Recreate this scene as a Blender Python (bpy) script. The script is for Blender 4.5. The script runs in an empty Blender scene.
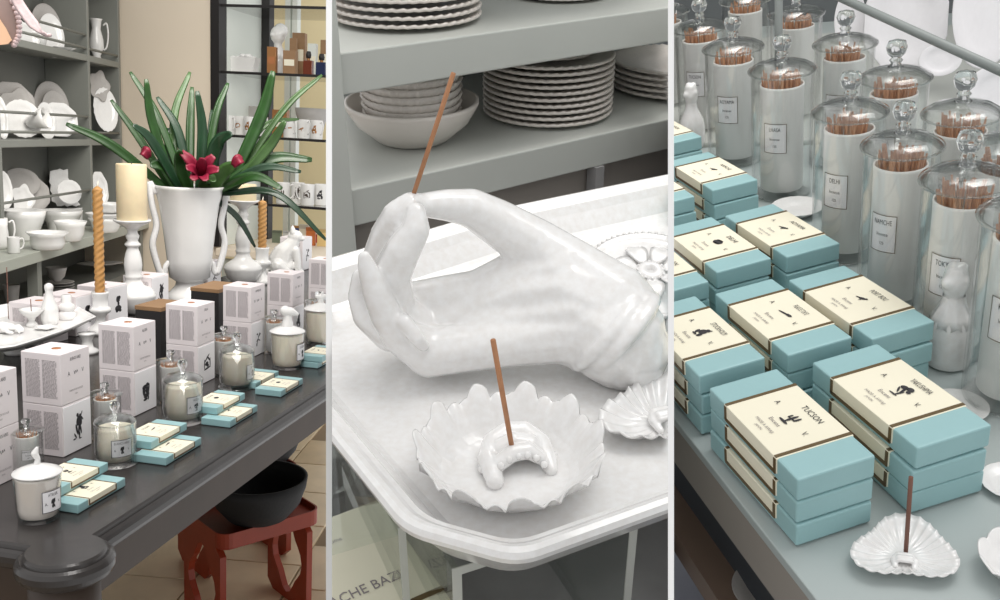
import bpy, bmesh, math, random
from mathutils import Vector, Matrix
from math import sin, cos, pi, radians, sqrt, atan2, atan

random.seed(7)
scene = bpy.context.scene
COL = scene.collection

# ------------------------------------------------------------------ camera, world, lights, exposure
F = 900.0                                   # focal length in pixels of the 1000 x 600 frame
CAM = Vector((0.0, 0.0, 1.75))
cam_data = bpy.data.cameras.new('camera')
cam_data.sensor_width = 36.0
cam_data.lens = 36.0 * F / 1000.0
cam_data.clip_start = 0.02
cam_data.clip_end = 60
cam = bpy.data.objects.new('camera', cam_data)
COL.objects.link(cam)
cam.location = CAM
cam.rotation_euler = (radians(90 - 28), 0, 0)
scene.camera = cam
RC = cam.rotation_euler.to_matrix()

world = bpy.data.worlds.new('shop_light')
scene.world = world
world.use_nodes = True
bg = world.node_tree.nodes['Background']
bg.inputs[0].default_value = (1.0, 0.995, 0.988, 1)
bg.inputs[1].default_value = 0.88

scene.view_settings.view_transform = 'Standard'
scene.view_settings.look = 'None'
scene.view_settings.exposure = 0.0
scene.view_settings.gamma = 1.0
scene.view_settings.use_curve_mapping = False
try:
    scene.cycles.transparent_max_bounces = 40
    scene.cycles.max_bounces = 10
except Exception:
    pass


class Booth:
    """One of the three displays: a level local frame (z = 0 is its table or tray, the eye is h above it)."""
    def __init__(s, cx, pitch, roll, h, cuts):
        th = atan((cx - 500) / F)
        p, ro = radians(pitch), radians(roll)
        right = Vector((cos(th), 0, sin(th))); back = Vector((-sin(th), 0, cos(th))); up = Vector((0, 1, 0))
        r2 = cos(ro) * right + sin(ro) * up
        u2 = -sin(ro) * right + cos(ro) * up
        A = Matrix((r2, u2, back)).transposed()
        V = Matrix((Vector((1, 0, 0)), Vector((0, sin(p), cos(p))), Vector((0, -cos(p), sin(p))))).transposed()
        s.L = V @ A.transposed()
        s.R = RC @ A @ V.transposed()
        s.h = h
        s.M = Matrix.Translation(CAM) @ s.R.to_4x4() @ Matrix.Translation((0, 0, -h))
        s.Mi = s.M.inverted()
        s.E = Vector((0, 0, h))
        s.cuts = []
        for px, keep in cuts:                       # side planes of the display
            a = RC @ Vector((px - 500, 200, -F)); b = RC @ Vector((px - 500, -200, -F))
            n = a.cross(b).normalized()
            if n.dot(RC @ Vector((1, 0, 0))) * keep < 0:
                n = -n
            s.cuts.append((CAM.copy(), n))          # keep the side n points to

    def ray(s, px, py):
        return (s.L @ Vector((px - 500, 300 - py, -F))).normalized()

    def on(s, px, py, z=0.0):
        d = s.ray(px, py)
        return s.E + d * ((z - s.h) / d.z)

    def onp(s, px, py, P, n):
        d = s.ray(px, py)
        return s.E + d * ((P - s.E).dot(n) / d.dot(n))

    def aty(s, px, py, y):
        d = s.ray(px, py)
        return s.E + d * (y / d.y)

    def proj(s, P):
        c = s.L.transposed() @ (Vector(P) - s.E)
        return Vector((500 - F * c.x / c.z, 300 + F * c.y / c.z))

    def hm(s, P, px):
        """metres that px pixels across make at P"""
        r = Vector((P[1], -P[0], 0)).normalized()
        return px * 0.01 / (s.proj(Vector(P) + r * 0.01) - s.proj(P)).length

    def vm(s, P, px):
        """metres that px pixels of height make at P"""
        return px * 0.01 / (s.proj(Vector(P) + Vector((0, 0, 0.01))) - s.proj(P)).length


B1 = Booth(163, 10.5, 0.7, 0.62, [(326, -1)])
B2 = Booth(500, 28, 0, 0.38, [(332, 1), (668, -1)])
B3 = Booth(837, 28.5, -2, 0.42, [(674, 1)])


def area_light(b, loc, target, size, power, col=(1, 1, 1), sizey=None, spread=180):
    l = bpy.data.lights.new('ceiling_light', 'AREA')
    l.shape = 'RECTANGLE'; l.size = size; l.size_y = sizey or size
    l.energy = power; l.color = col; l.spread = radians(spread)
    o = bpy.data.objects.new('ceiling_light', l)
    COL.objects.link(o)
    w = b.M @ Vector(loc); t = b.M @ Vector(target)
    o.location = w
    o.rotation_euler = (t - w).to_track_quat('-Z', 'Y').to_euler()
    return o


area_light(B1, (0.1, 1.35, 2.0), (0.1, 2.3, 0.0), 1.0, 14, (1, 0.965, 0.93), 1.6, 85)
area_light(B1, (0.2, 3.0, 1.5), (-0.05, 4.2, 0.3), 0.8, 12, (1, 0.96, 0.89), 1.2, 110)
area_light(B2, (0.22, 0.62, 1.15), (0.0, 0.68, 0.0), 0.4, 0.34, (1, 0.99, 0.97), 0.5, 100)
area_light(B3, (0.50, 1.0, 1.2), (0.25, 0.9, 0.0), 0.5, 1.7, (1, 0.99, 0.97), 0.8, 85)


# ------------------------------------------------------------------ materials
def lin(c):
    return tuple(((v / 255) / 12.92 if v / 255 <= 0.04045 else ((v / 255 + 0.055) / 1.055) ** 2.4) for v in c) + (1,)


MATS = {}


def mat(name, col, rough=0.5, var=0.0, scale=8.0, bump=0.0, bscale=60.0, metal=0.0, coat=0.0, sss=0.0, col2=None, spec=0.5):
    if name in MATS:
        return MATS[name]
    m = bpy.data.materials.new(name); MATS[name] = m
    m.use_nodes = True
    nt = m.node_tree
    p = nt.nodes['Principled BSDF']
    p.inputs['Base Color'].default_value = lin(col)
    p.inputs['Roughness'].default_value = rough
    p.inputs['Metallic'].default_value = metal
    p.inputs['Coat Weight'].default_value = coat
    p.inputs['Coat Roughness'].default_value = 0.08
    p.inputs['Specular IOR Level'].default_value = spec
    if sss:
        p.inputs['Subsurface Weight'].default_value = sss
        p.inputs['Subsurface Scale'].default_value = 0.01
    tc = nt.nodes.new('ShaderNodeTexCoord')
    if var or col2:
        n = nt.nodes.new('ShaderNodeTexNoise'); n.inputs['Scale'].default_value = scale; n.inputs['Detail'].default_value = 4
        nt.links.new(tc.outputs['Object'], n.inputs['Vector'])
        r = nt.nodes.new('ShaderNodeValToRGB')
        r.color_ramp.elements[0].position = 0.3; r.color_ramp.elements[1].position = 0.7
        a = lin(col)
        b2 = lin(col2) if col2 else tuple(v * (1 - var) for v in a[:3]) + (1,)
        r.color_ramp.elements[0].color = b2; r.color_ramp.elements[1].color = a
        nt.links.new(n.outputs['Fac'], r.inputs['Fac'])
        nt.links.new(r.outputs['Color'], p.inputs['Base Color'])
    if bump:
        n2 = nt.nodes.new('ShaderNodeTexNoise'); n2.inputs['Scale'].default_value = bscale; n2.inputs['Detail'].default_value = 3
        nt.links.new(tc.outputs['Object'], n2.inputs['Vector'])
        bp = nt.nodes.new('ShaderNodeBump'); bp.inputs['Strength'].default_value = bump; bp.inputs['Distance'].default_value = 0.004
        nt.links.new(n2.outputs['Fac'], bp.inputs['Height'])
        nt.links.new(bp.outputs['Normal'], p.inputs['Normal'])
    return m


def glass_mat(name, tint=(1, 1, 1), refl=1.0, ior=1.5):
    m = bpy.data.materials.new(name); MATS[name] = m
    m.use_nodes = True
    nt = m.node_tree
    nt.nodes.remove(nt.nodes['Principled BSDF'])
    out = nt.nodes['Material Output']
    tr = nt.nodes.new('ShaderNodeBsdfTransparent'); tr.inputs[0].default_value = tint + (1,)
    gl = nt.nodes.new('ShaderNodeBsdfGlossy'); gl.inputs['Roughness'].default_value = 0.03
    fr = nt.nodes.new('ShaderNodeLayerWeight'); fr.inputs['Blend'].default_value = 0.5
    pw = nt.nodes.new('ShaderNodeMath'); pw.operation = 'POWER'; pw.inputs[1].default_value = 3.5
    mu = nt.nodes.new('ShaderNodeMath'); mu.operation = 'MULTIPLY_ADD'; mu.inputs[1].default_value = 0.55 * refl; mu.inputs[2].default_value = 0.035 * refl; mu.use_clamp = True
    mx = nt.nodes.new('ShaderNodeMixShader')
    nt.links.new(fr.outputs['Facing'], pw.inputs[0]); nt.links.new(pw.outputs[0], mu.inputs[0]); nt.links.new(mu.outputs[0], mx.inputs[0])
    nt.links.new(tr.outputs[0], mx.inputs[1]); nt.links.new(gl.outputs[0], mx.inputs[2])
    nt.links.new(mx.outputs[0], out.inputs[0])
    return m


def emit_mat(name, col, s):
    m = bpy.data.materials.new(name); MATS[name] = m
    m.use_nodes = True
    p = m.node_tree.nodes['Principled BSDF']
    p.inputs['Base Color'].default_value = lin(col)
    p.inputs['Emission Color'].default_value = lin(col)
    p.inputs['Emission Strength'].default_value = s
    return m


CER = mat('glazed_ceramic', (236, 235, 233), 0.22, var=0.05, scale=14, bump=0.05, bscale=45, coat=0.5)
CERB = mat('glazed_ceramic_worn', (236, 236, 236), 0.2, var=0.1, scale=160, bump=0.06, bscale=60, coat=0.6, col2=(228, 226, 224))
CERG = mat('pale_grey_ceramic', (176, 172, 168), 0.45, var=0.1, scale=20)
WBOX = mat('white_card', (228, 220, 221), 0.6, var=0.03, scale=6)
WCARD = mat('bright_white_card', (240, 238, 240), 0.6)
INK = mat('black_ink', (48, 46, 50), 0.7)
INKG = mat('grey_ink', (135, 128, 130), 0.7)
COPPER = mat('copper_sticker', (176, 112, 66), 0.4)
BLUE = mat('pale_blue_card', (152, 190, 193), 0.45, var=0.05, scale=30, bump=0.06, bscale=300)
CREAM = mat('cream_paper', (240, 234, 212), 0.6, var=0.02, scale=20)
BROWN = mat('brown_gold_border', (98, 80, 50), 0.4)
WAX = mat('cream_wax', (248, 238, 220), 0.5, sss=0.1)
WAXW = mat('white_wax_glass', (240, 231, 223), 0.25, coat=0.5)
PILLAR = mat('ivory_pillar_wax', (226, 208, 172), 0.45, var=0.08, scale=30, sss=0.1)
BEES = mat('ochre_beeswax', (196, 146, 86), 0.45, var=0.1, scale=40)
GLASS = glass_mat('clear_glass', (0.98, 0.984, 0.982), 1.6)
GLASSD = glass_mat('thick_clear_glass', (0.90, 0.91, 0.90), 2.2)
GLASSK = mat('glass_knob', (250, 252, 252), 0.02)
GLASSK.node_tree.nodes['Principled BSDF'].inputs['Transmission Weight'].default_value = 1.0
GLASSK.node_tree.nodes['Principled BSDF'].inputs['IOR'].default_value = 1.48
ACRYL = glass_mat('acrylic', (0.93, 0.95, 0.94), 1.2)
ACRYLE = mat('acrylic_edge', (188, 190, 184), 0.25)
PAPER = mat('white_paper_tube', (232, 231, 229), 0.55, var=0.04, scale=30)
INCENSE = mat('brown_incense', (182, 130, 94), 0.8, var=0.15, scale=200)
INCENSED = mat('dark_incense', (120, 84, 72), 0.8)
TABLE = mat('dark_stained_wood', (60, 57, 56), 0.24, var=0.22, scale=14, bump=0.06, bscale=40)
APRON = mat('dark_brown_wood', (70, 56, 46), 0.5, var=0.25, scale=10)
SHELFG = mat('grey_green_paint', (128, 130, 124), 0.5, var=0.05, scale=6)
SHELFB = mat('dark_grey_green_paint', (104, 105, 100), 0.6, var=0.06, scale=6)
COUNT = mat('pale_grey_green_paint', (165, 168, 158), 0.45, var=0.04, scale=6)
SHELF2 = mat('grey_paint_shelf', (186, 189, 184), 0.5, var=0.04, scale=10)
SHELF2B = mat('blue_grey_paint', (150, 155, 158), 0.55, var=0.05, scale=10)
TAB3 = mat('sage_grey_table', (172, 181, 180), 0.35, var=0.03, scale=8)
TAB3E = mat('taupe_table_edge', (150, 143, 135), 0.6, var=0.06, scale=12)
DARK = mat('charcoal_surface', (148, 147, 147), 0.6, var=0.2, scale=20)
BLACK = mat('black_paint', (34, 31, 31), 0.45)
BLACKB = mat('black_bowl', (22, 21, 21), 0.7, var=0.3, scale=60, bump=0.2, bscale=120)
KRAFT = mat('kraft_card', (152, 118, 84), 0.6, var=0.1, scale=30)
GREY3 = mat('slate_grey_wall', (112, 116, 118), 0.6, var=0.04, scale=4)
LEAF = mat('leaf_green', (40, 76, 30), 0.35, var=0.35, scale=22, coat=0.2)
LEAF2 = mat('leaf_pale_green', (66, 98, 50), 0.4, var=0.3, scale=26, coat=0.2)
LEAF3 = mat('leaf_dark_green', (28, 60, 36), 0.35, var=0.3, scale=22, coat=0.2)
RED = mat('crimson_bract', (138, 24, 54), 0.45, var=0.3, scale=40)
STOOLR = mat('red_lacquer', (150, 52, 22), 0.45, var=0.2, scale=12)
TILE = mat('beige_floor_tile', (228, 204, 168), 0.35, var=0.14, scale=9, bump=0.04)
TILEB = mat('beige_floor_tile_dark', (214, 188, 150), 0.35, var=0.14, scale=11, bump=0.04)
GROUT = mat('floor_grout', (140, 120, 94), 0.8)
BEIGE = mat('beige_wall_paint', (230, 216, 196), 0.7, var=0.03, scale=3)
PALEW = mat('pale_green_white_panel', (226, 231, 224), 0.5, var=0.04, scale=3)
YELLOW = mat('warm_yellow_wall', (242, 226, 182), 0.7, var=0.05, scale=3)
WHITEP = mat('white_paint', (250, 250, 250), 0.6)
PINK = mat('pink_fabric', (214, 192, 192), 0.8, var=0.15, scale=60, bump=0.3, bscale=200)
TAUPE = mat('taupe_fabric', (150, 130, 124), 0.8, var=0.1, scale=20)
SKIN = mat('peach_fabric', (226, 184, 150), 0.7)


# ------------------------------------------------------------------ mesh building
class MB:
    def __init__(s):
        s.v = []; s.f = []; s.sm = []

    def add(s, vs, fs, smooth=False, M=None):
        b = len(s.v)
        s.v += [tuple(M @ Vector(v)) if M is not None else tuple(v) for v in vs]
        s.f += [tuple(b + i for i in f) for f in fs]
        s.sm += [smooth] * len(fs)
        return s

    def box(s, c, d, M=None, bev=0.0):
        x, y, z = d[0] / 2, d[1] / 2, d[2] / 2
        if bev <= 0:
            vs = [(c[0] + i * x, c[1] + j * y, c[2] + k * z) for i in (-1, 1) for j in (-1, 1) for k in (-1, 1)]
            fs = [(0, 1, 3, 2), (4, 6, 7, 5), (0, 4, 5, 1), (2, 3, 7, 6), (0, 2, 6, 4), (1, 5, 7, 3)]
            return s.add(vs, fs, False, M)
        bm = bmesh.new()
        bmesh.ops.create_cube(bm, size=1)
        for v in bm.verts:
            v.co = Vector((c[0] + v.co.x * d[0], c[1] + v.co.y * d[1], c[2] + v.co.z * d[2]))
        bmesh.ops.bevel(bm, geom=bm.edges[:], offset=bev, segments=2, affect='EDGES', profile=0.5)
        bm.verts.index_update()
        vs = [v.co.copy() for v in bm.verts]; fs = [tuple(v.index for v in f.verts) for f in bm.faces]
        bm.free()
        return s.add(vs, fs, False, M)

    def lathe(s, prof, n=24, mod=None, M=None, smooth=True):
        vs, fs, rings = [], [], []
        for i, (r, z) in enumerate(prof):
            if r < 1e-7 and mod is None or r < 1e-7:
                rings.append([len(vs)]); vs.append((0, 0, z))
            else:
                ring = []
                for k in range(n):
                    a = 2 * pi * k / n
                    rr, zz = mod(a, i, r, z) if mod else (r, z)
                    ring.append(len(vs)); vs.append((rr * cos(a), rr * sin(a), zz))
                rings.append(ring)
        for a, b in zip(rings, rings[1:]):
            if len(a) == 1 and len(b) == 1:
                continue
            for k in range(n):
                k2 = (k + 1) % n
                if len(a) == 1:
                    fs.append((a[0], b[k2], b[k]))
                elif len(b) == 1:
                    fs.append((a[k], a[k2], b[0]))
                else:
                    fs.append((a[k], a[k2], b[k2], b[k]))
        return s.add(vs, fs, smooth, M)

    def tube(s, pts, rad, n=8, M=None, smooth=True):
        pts = [Vector(p) for p in pts]
        if not hasattr(rad, '__len__'):
            rad = [rad] * len(pts)
        t0 = (pts[1] - pts[0]).normalized()
        u = t0.orthogonal().normalized()
        vs, fs = [], []
        for i, p in enumerate(pts):
            t = (pts[min(i + 1, len(pts) - 1)] - pts[max(i - 1, 0)]).normalized()
            u = (u - t * u.dot(t)).normalized()
            w = t.cross(u)
            for k in range(n):
                a = 2 * pi * k / n
                vs.append(p + (u * cos(a) + w * sin(a)) * rad[i])
        m = len(pts)
        for i in range(m - 1):
            for k in range(n):
                k2 = (k + 1) % n
                fs.append((i * n + k, i * n + k2, (i + 1) * n + k2, (i + 1) * n + k))
        fs.append(tuple(range(n))[::-1]); fs.append(tuple((m - 1) * n + k for k in range(n)))
        return s.add(vs, fs, smooth, M)

    def loft(s, rings, cap0=True, cap1=True, smooth=False, M=None):
        n = len(rings[0]); vs = [v for r in rings for v in r]; fs = []
        for i in range(len(rings) - 1):
            for k in range(n):
                k2 = (k + 1) % n
                fs.append((i * n + k, i * n + k2, (i + 1) * n + k2, (i + 1) * n + k))
        if cap0:
            fs.append(tuple(range(n))[::-1])
        if cap1:
            fs.append(tuple((len(rings) - 1) * n + k for k in range(n)))
        return s.add(vs, fs, smooth, M)

    def prism(s, poly, z0, z1, M=None):
        return s.loft([[(x, y, z0) for x, y in poly], [(x, y, z1) for x, y in poly]], M=M)

    def strap(s, pts, widths, thick, nrm, M=None):
        """a leaf or petal: flattened, slightly folded blade along pts"""
        pts = [Vector(p) for p in pts]; rings = []
        nrm = Vector(nrm).normalized()
        for i, p in enumerate(pts):
            t = (pts[min(i + 1, len(pts) - 1)] - pts[max(i - 1, 0)]).normalized()
            side = t.cross(nrm)
            if side.length < 1e-4:
                side = t.orthogonal()
            side.normalize(); n2 = side.cross(t).normalized()
            w = widths[i] / 2; h = thick
            rings.append([p + side * w + n2 * w * 0.30, p + side * w * 0.5 + n2 * (w * 0.10 + h), p + n2 * h * 0.6, p - side * w * 0.5 + n2 * (w * 0.10 + h),
                          p - side * w + n2 * w * 0.30, p - side * w * 0.5 + n2 * (w * 0.10 - h), p - n2 * h, p + side * w * 0.5 + n2 * (w * 0.10 - h)])
        return s.loft(rings, smooth=True, M=M)

    def mesh(s, name):
        me = bpy.data.meshes.new(name)
        me.from_pydata([tuple(v) for v in s.v], [], s.f)
        bm = bmesh.new(); bm.from_mesh(me)
        bmesh.ops.recalc_face_normals(bm, faces=bm.faces[:])
        bm.to_mesh(me); bm.free()
        me.polygons.foreach_set('use_smooth', s.sm)
        me.update()
        return me


CACHE = {}
BOOTH_OF = {}


def mesh_of(key, fn):
    if key not in CACHE:
        r = fn()
        CACHE[key] = r.mesh(str(key)) if isinstance(r, MB) else r
    return CACHE[key]


def xf(pos, yaw=0.0, scale=1.0, tilt=None):
    m = Matrix.Translation(Vector(pos)) @ Matrix.Rotation(radians(yaw), 4, 'Z')
    if tilt is not None:
        m = m @ Matrix.Rotation(radians(tilt[0]), 4, 'X') @ Matrix.Rotation(radians(tilt[1]), 4, 'Y')
    if not hasattr(scale, '__len__'):
        scale = (scale,) * 3
    return m @ Matrix.Diagonal((*scale, 1))


def props(o, label=None, cat=None, group=None, kind=None):
    if label: o['label'] = label
    if cat: o['category'] = cat
    if group: o['group'] = group
    if kind: o['kind'] = kind
    return o


def thing(b, name, label, cat, X=None, group=None, kind=None):
    o = bpy.data.objects.new(name, None)
    COL.objects.link(o)
    o.empty_display_size = 0.02
    o.matrix_world = b.M @ (X if X is not None else Matrix.Identity(4))
    BOOTH_OF[o.name] = b
    return props(o, label, cat, group, kind)


def part(name, me, material, parent, X=None, label=None, kind=None):
    if isinstance(me, MB):
        me = me.mesh(name)
    o = bpy.data.objects.new(name, me)
    COL.objects.link(o)
    if material is not None:
        if not me.materials:
            me.materials.append(material)
        elif me.materials[0] != material:
            o.material_slots[0].link = 'OBJECT'; o.material_slots[0].material = material
    o.parent = parent
    if X is not None:
        o.matrix_local = X
    BOOTH_OF[o.name] = BOOTH_OF[parent.name]
    return props(o, label, None, None, kind)


def solo(b, name, me, material, label, cat, X=None, group=None, kind=None):
    if isinstance(me, MB):
        me = me.mesh(name)
    o = bpy.data.objects.new(name, me)
    COL.objects.link(o)
    if not me.materials:
        me.materials.append(material)
    elif me.materials[0] != material:
        o.material_slots[0].link = 'OBJECT'; o.material_slots[0].material = material
    o.matrix_world = b.M @ (X if X is not None else Matrix.Identity(4))
    BOOTH_OF[o.name] = b
    return props(o, label, cat, group, kind)


def struct(b, name, me, material, label=None, X=None):
    o = solo(b, name, me, material, label, None, X)
    o['kind'] = 'structure'
    return o


def eval_mesh(ob):
    dg = bpy.context.evaluated_depsgraph_get()
    me = bpy.data.meshes.new_from_object(ob.evaluated_get(dg))
    bpy.data.objects.remove(ob, do_unlink=True)
    return me


def text_raw(body, size=1.0, cond=0.8):
    key = ('txt', body)
    if key not in CACHE:
        cu = bpy.data.curves.new('lettering', 'FONT')
        cu.body = body; cu.size = 1.0; cu.align_x = 'CENTER'; cu.align_y = 'CENTER'; cu.resolution_u = 2
        ob = bpy.data.objects.new('lettering', cu); COL.objects.link(ob)
        me = eval_mesh(ob)
        CACHE[key] = ([v.co.copy() for v in me.vertices], [tuple(p.vertices) for p in me.polygons])
        bpy.data.meshes.remove(me)
    vs, fs = CACHE[key]
    return [Vector((v.x * size * cond, v.y * size, 0)) for v in vs], fs


def add_text(mb, body, x, y, size, cond=0.8, rot=0.0):
    vs, fs = text_raw(body, size, cond)
    c, s_ = cos(rot), sin(rot)
    mb.add([(x + v.x * c - v.y * s_, y + v.x * s_ + v.y * c, 0) for v in vs], fs)


def add_blobs(mb, blobs, x=0, y=0, k=1.0):
    for (bx, by, rx, ry, ro) in blobs:
        n = 12; c, s_ = cos(radians(ro)), sin(radians(ro))
        pts = []
        for i in range(n):
            a = 2 * pi * i / n; u, v = rx * cos(a), ry * sin(a)
            pts.append((x + k * (bx + u * c - v * s_), y + k * (by + u * s_ + v * c), 0))
        mb.add(pts, [tuple(range(n))])


def frame_rect(mb, x0, y0, x1, y1, w):
    for a in ((x0, y0, x1, y0 + w), (x0, y1 - w, x1, y1), (x0, y0, x0 + w, y1), (x1 - w, y0, x1, y1)):
        mb.add([(a[0], a[1], 0), (a[2], a[1], 0), (a[2], a[3], 0), (a[0], a[3], 0)], [(0, 1, 2, 3)])


def grid_rect(mb, x0, y0, x1, y1, nx=8):
    for i in range(nx):
        a = x0 + (x1 - x0) * i / nx; b = x0 + (x1 - x0) * (i + 1) / nx
        mb.add([(a, y0, 0), (b, y0, 0), (b, y1, 0), (a, y1, 0)], [(0, 1, 2, 3)])


def bend(mb, R, z0=0.0):
    """wrap a flat print (x across, y up) round a standing cylinder, facing -Y"""
    mb.v = [(R * sin(v[0] / R), -R * cos(v[0] / R), v[1] + z0) for v in mb.v]
    return mb


FLAT_FRONT = Matrix.Rotation(radians(90), 4, 'X')          # print plane -> wall facing -Y


def blob_mesh(key, spheres, voxel, smooth=6, chain=True):
    """one continuous body from overlapping balls: list of chains [(point, radius), ...]"""
    if key in CACHE:
        return CACHE[key]
    bm = bmesh.new()

    def ball(p, r):
        sc = (r, r, r) if not hasattr(r, '__len__') else r
        bmesh.ops.create_icosphere(bm, subdivisions=2, radius=1.0, matrix=Matrix.Translation(p) @ Matrix.Diagonal((*sc, 1)))
    for ch in spheres:
        ch = [(Vector(p), r) for p, r in ch]
        ball(*ch[0])
        for (p0, r0), (p1, r1) in zip(ch, ch[1:]):
            if hasattr(r0, '__len__') or hasattr(r1, '__len__'):
                ball(p1, r1); continue
            n = max(1, int((p1 - p0).length / (0.3 * min(r0, r1)) + 0.5)); n = min(n, 40)
            for i in range(1, n + 1):
                t = i / n
                ball(p0.lerp(p1, t), r0 + (r1 - r0) * t)
    me = bpy.data.meshes.new('body'); bm.to_mesh(me); bm.free()
    ob = bpy.data.objects.new('body', me); COL.objects.link(ob)
    rm = ob.modifiers.new('r', 'REMESH'); rm.mode = 'VOXEL'; rm.voxel_size = voxel; rm.use_smooth_shade = True
    sm = ob.modifiers.new('s', 'SMOOTH'); sm.iterations = smooth; sm.factor = 0.5
    out = eval_mesh(ob)
    out.polygons.foreach_set('use_smooth', [True] * len(out.polygons))
    CACHE[key] = out
    return out


def bez(pts, n=10):
    """smooth curve through control points (Catmull-Rom)"""
    P = [Vector(p) for p in pts]
    P = [P[0] * 2 - P[1]] + P + [P[-1] * 2 - P[-2]]
    out = []
    for i in range(1, len(P) - 2):
        for k in range(n):
            t = k / n
            p0, p1, p2, p3 = P[i - 1:i + 3]
            out.append(0.5 * ((2 * p1) + (p2 - p0) * t + (2 * p0 - 5 * p1 + 4 * p2 - p3) * t * t + (3 * p1 - p0 - 3 * p2 + p3) * t ** 3))
    out.append(P[-2])
    return out


def closed_prof(outer, wall):
    """vessel profile: outer wall up, then inside down with the given wall thickness"""
    inner = [(max(r - wall, 0.0005), z + (wall if i == 0 else 0)) for i, (r, z) in enumerate(outer)]
    return [(0, outer[0][1])] + outer + inner[::-1] + [(0, inner[0][1])]

# ------------------------------------------------------------------ products that repeat
ICONS = {
    'dancers': [(0.0, 0.9, .13, .15, 0), (.28, .8, .12, .14, 0), (.05, .45, .2, .38, -12), (.3, .4, .16, .36, 10), (.42, .62, .07, .3, 40), (-.12, -.15, .1, .42, 14), (.12, -.2, .1, .45, -6), (.3, -.2, .09, .42, 12),
                (-.28, -.6, .07, .26, 30), (.16, -.68, .07, .26, -8), (-.38, -.82, .16, .06, 0), (.24, -.9, .14, .05, 0), (.46, .95, .05, .16, -20)],
    'stove': [(-.2, .35, .34, .2, 10), (.2, .5, .22, .16, -12), (-.3, 0, .2, .42, 6), (.15, .05, .26, .3, -8), (.05, -.4, .42, .2, 12), (.38, .1, .1, .45, -10), (-.1, -.72, .3, .12, 6), (.3, -.65, .1, .2, 0)],
    'house': [(0, .5, .62, .09, 38), (.36, .42, .42, .09, -42), (-.4, 0, .08, .5, 0), (.6, 0, .08, .5, 0), (.1, -.45, .6, .09, 8), (0, 0, .3, .2, 10), (.2, -.2, .2, .14, 0)],
    'branch': [(0, 0, .07, .7, -25), (.2, .3, .3, .06, 20), (-.15, -.1, .34, .06, 35), (.25, -.2, .26, .06, -20), (-.2, .5, .16, .1, 0), (-.3, -.6, .1, .2, 0), (.4, .45, .12, .1, 0)],
    'bust': [(0, .55, .3, .34, 0), (.05, .1, .16, .2, 0), (0, -.35, .5, .3, 0), (.2, .7, .2, .18, 0), (-.2, -.6, .2, .16, 0), (.3, -.62, .2, .14, 0)],
    'head': [(0, .45, .4, .42, 0), (0, .1, .2, .3, 0), (-.06, -.35, .22, .4, -8), (.2, -.4, .12, .36, 14), (.22, .75, .2, .14, 30), (-.3, .3, .12, .3, 0)],
    'cactus': [(0, -.05, .12, .6, 0), (.35, .2, .1, .36, 0), (.2, -.05, .2, .08, 0), (-.3, .05, .08, .25, 0), (-.16, -.1, .16, .07, 0), (-.05, -.7, .5, .12, 0)],
    'bonsai': [(-.2, .4, .34, .24, 10), (.25, .55, .32, .26, -10), (.05, .1, .1, .45, 16), (-.25, -.1, .08, .4, 40), (.2, -.35, .09, .4, -10), (0, -.75, .4, .08, 0), (.45, .2, .2, .16, 0)],
    'bear': [(0, .1, .36, .4, 0), (.1, .55, .24, .22, 0), (-.4, -.2, .16, .3, 20), (.3, -.4, .18, .3, 0), (-.2, -.6, .3, .12, 0), (.28, .78, .08, .08, 0)],
    'arrow': [(0, 0, .1, .7, -80), (.5, .1, .4, .16, 8), (-.55, -.1, .16, .05, 12)],
    'chest': [(0, 0, .6, .42, 12), (-.1, .3, .46, .14, 12), (.1, -.3, .46, .12, 12)],
    'bird': [(0, 0, .34, .18, 20), (.3, .2, .14, .12, 0), (-.4, -.1, .26, .07, 20), (.05, -.25, .05, .2, 0)],
}
TWIRL = [(-.5, 0, .1, .5, 12), (-.34, -.35, .18, .06, 0), (.45, .1, .08, .42, -24), (.62, .2, .07, .4, 24), (0, .2, .16, .2, 0), (0, -.12, .1, .12, 0)]
BW, BH = 0.082, 0.097


def dense_text():
    mb = MB(); rnd = random.Random(3)
    for col in (-1, 1):
        x0, x1 = (-0.032, -0.002) if col < 0 else (0.003, 0.033)
        for i in range(30):
            y = 0.083 - i * 0.0024
            x = x0
            while x < x1 - 0.002:
                w = rnd.uniform(0.002, 0.007)
                e = min(x + w, x1)
                mb.add([(x, y, 0), (e, y, 0), (e, y + 0.0011, 0), (x, y + 0.0011, 0)], [(0, 1, 2, 3)])
                x = e + 0.001
    return mb


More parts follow.
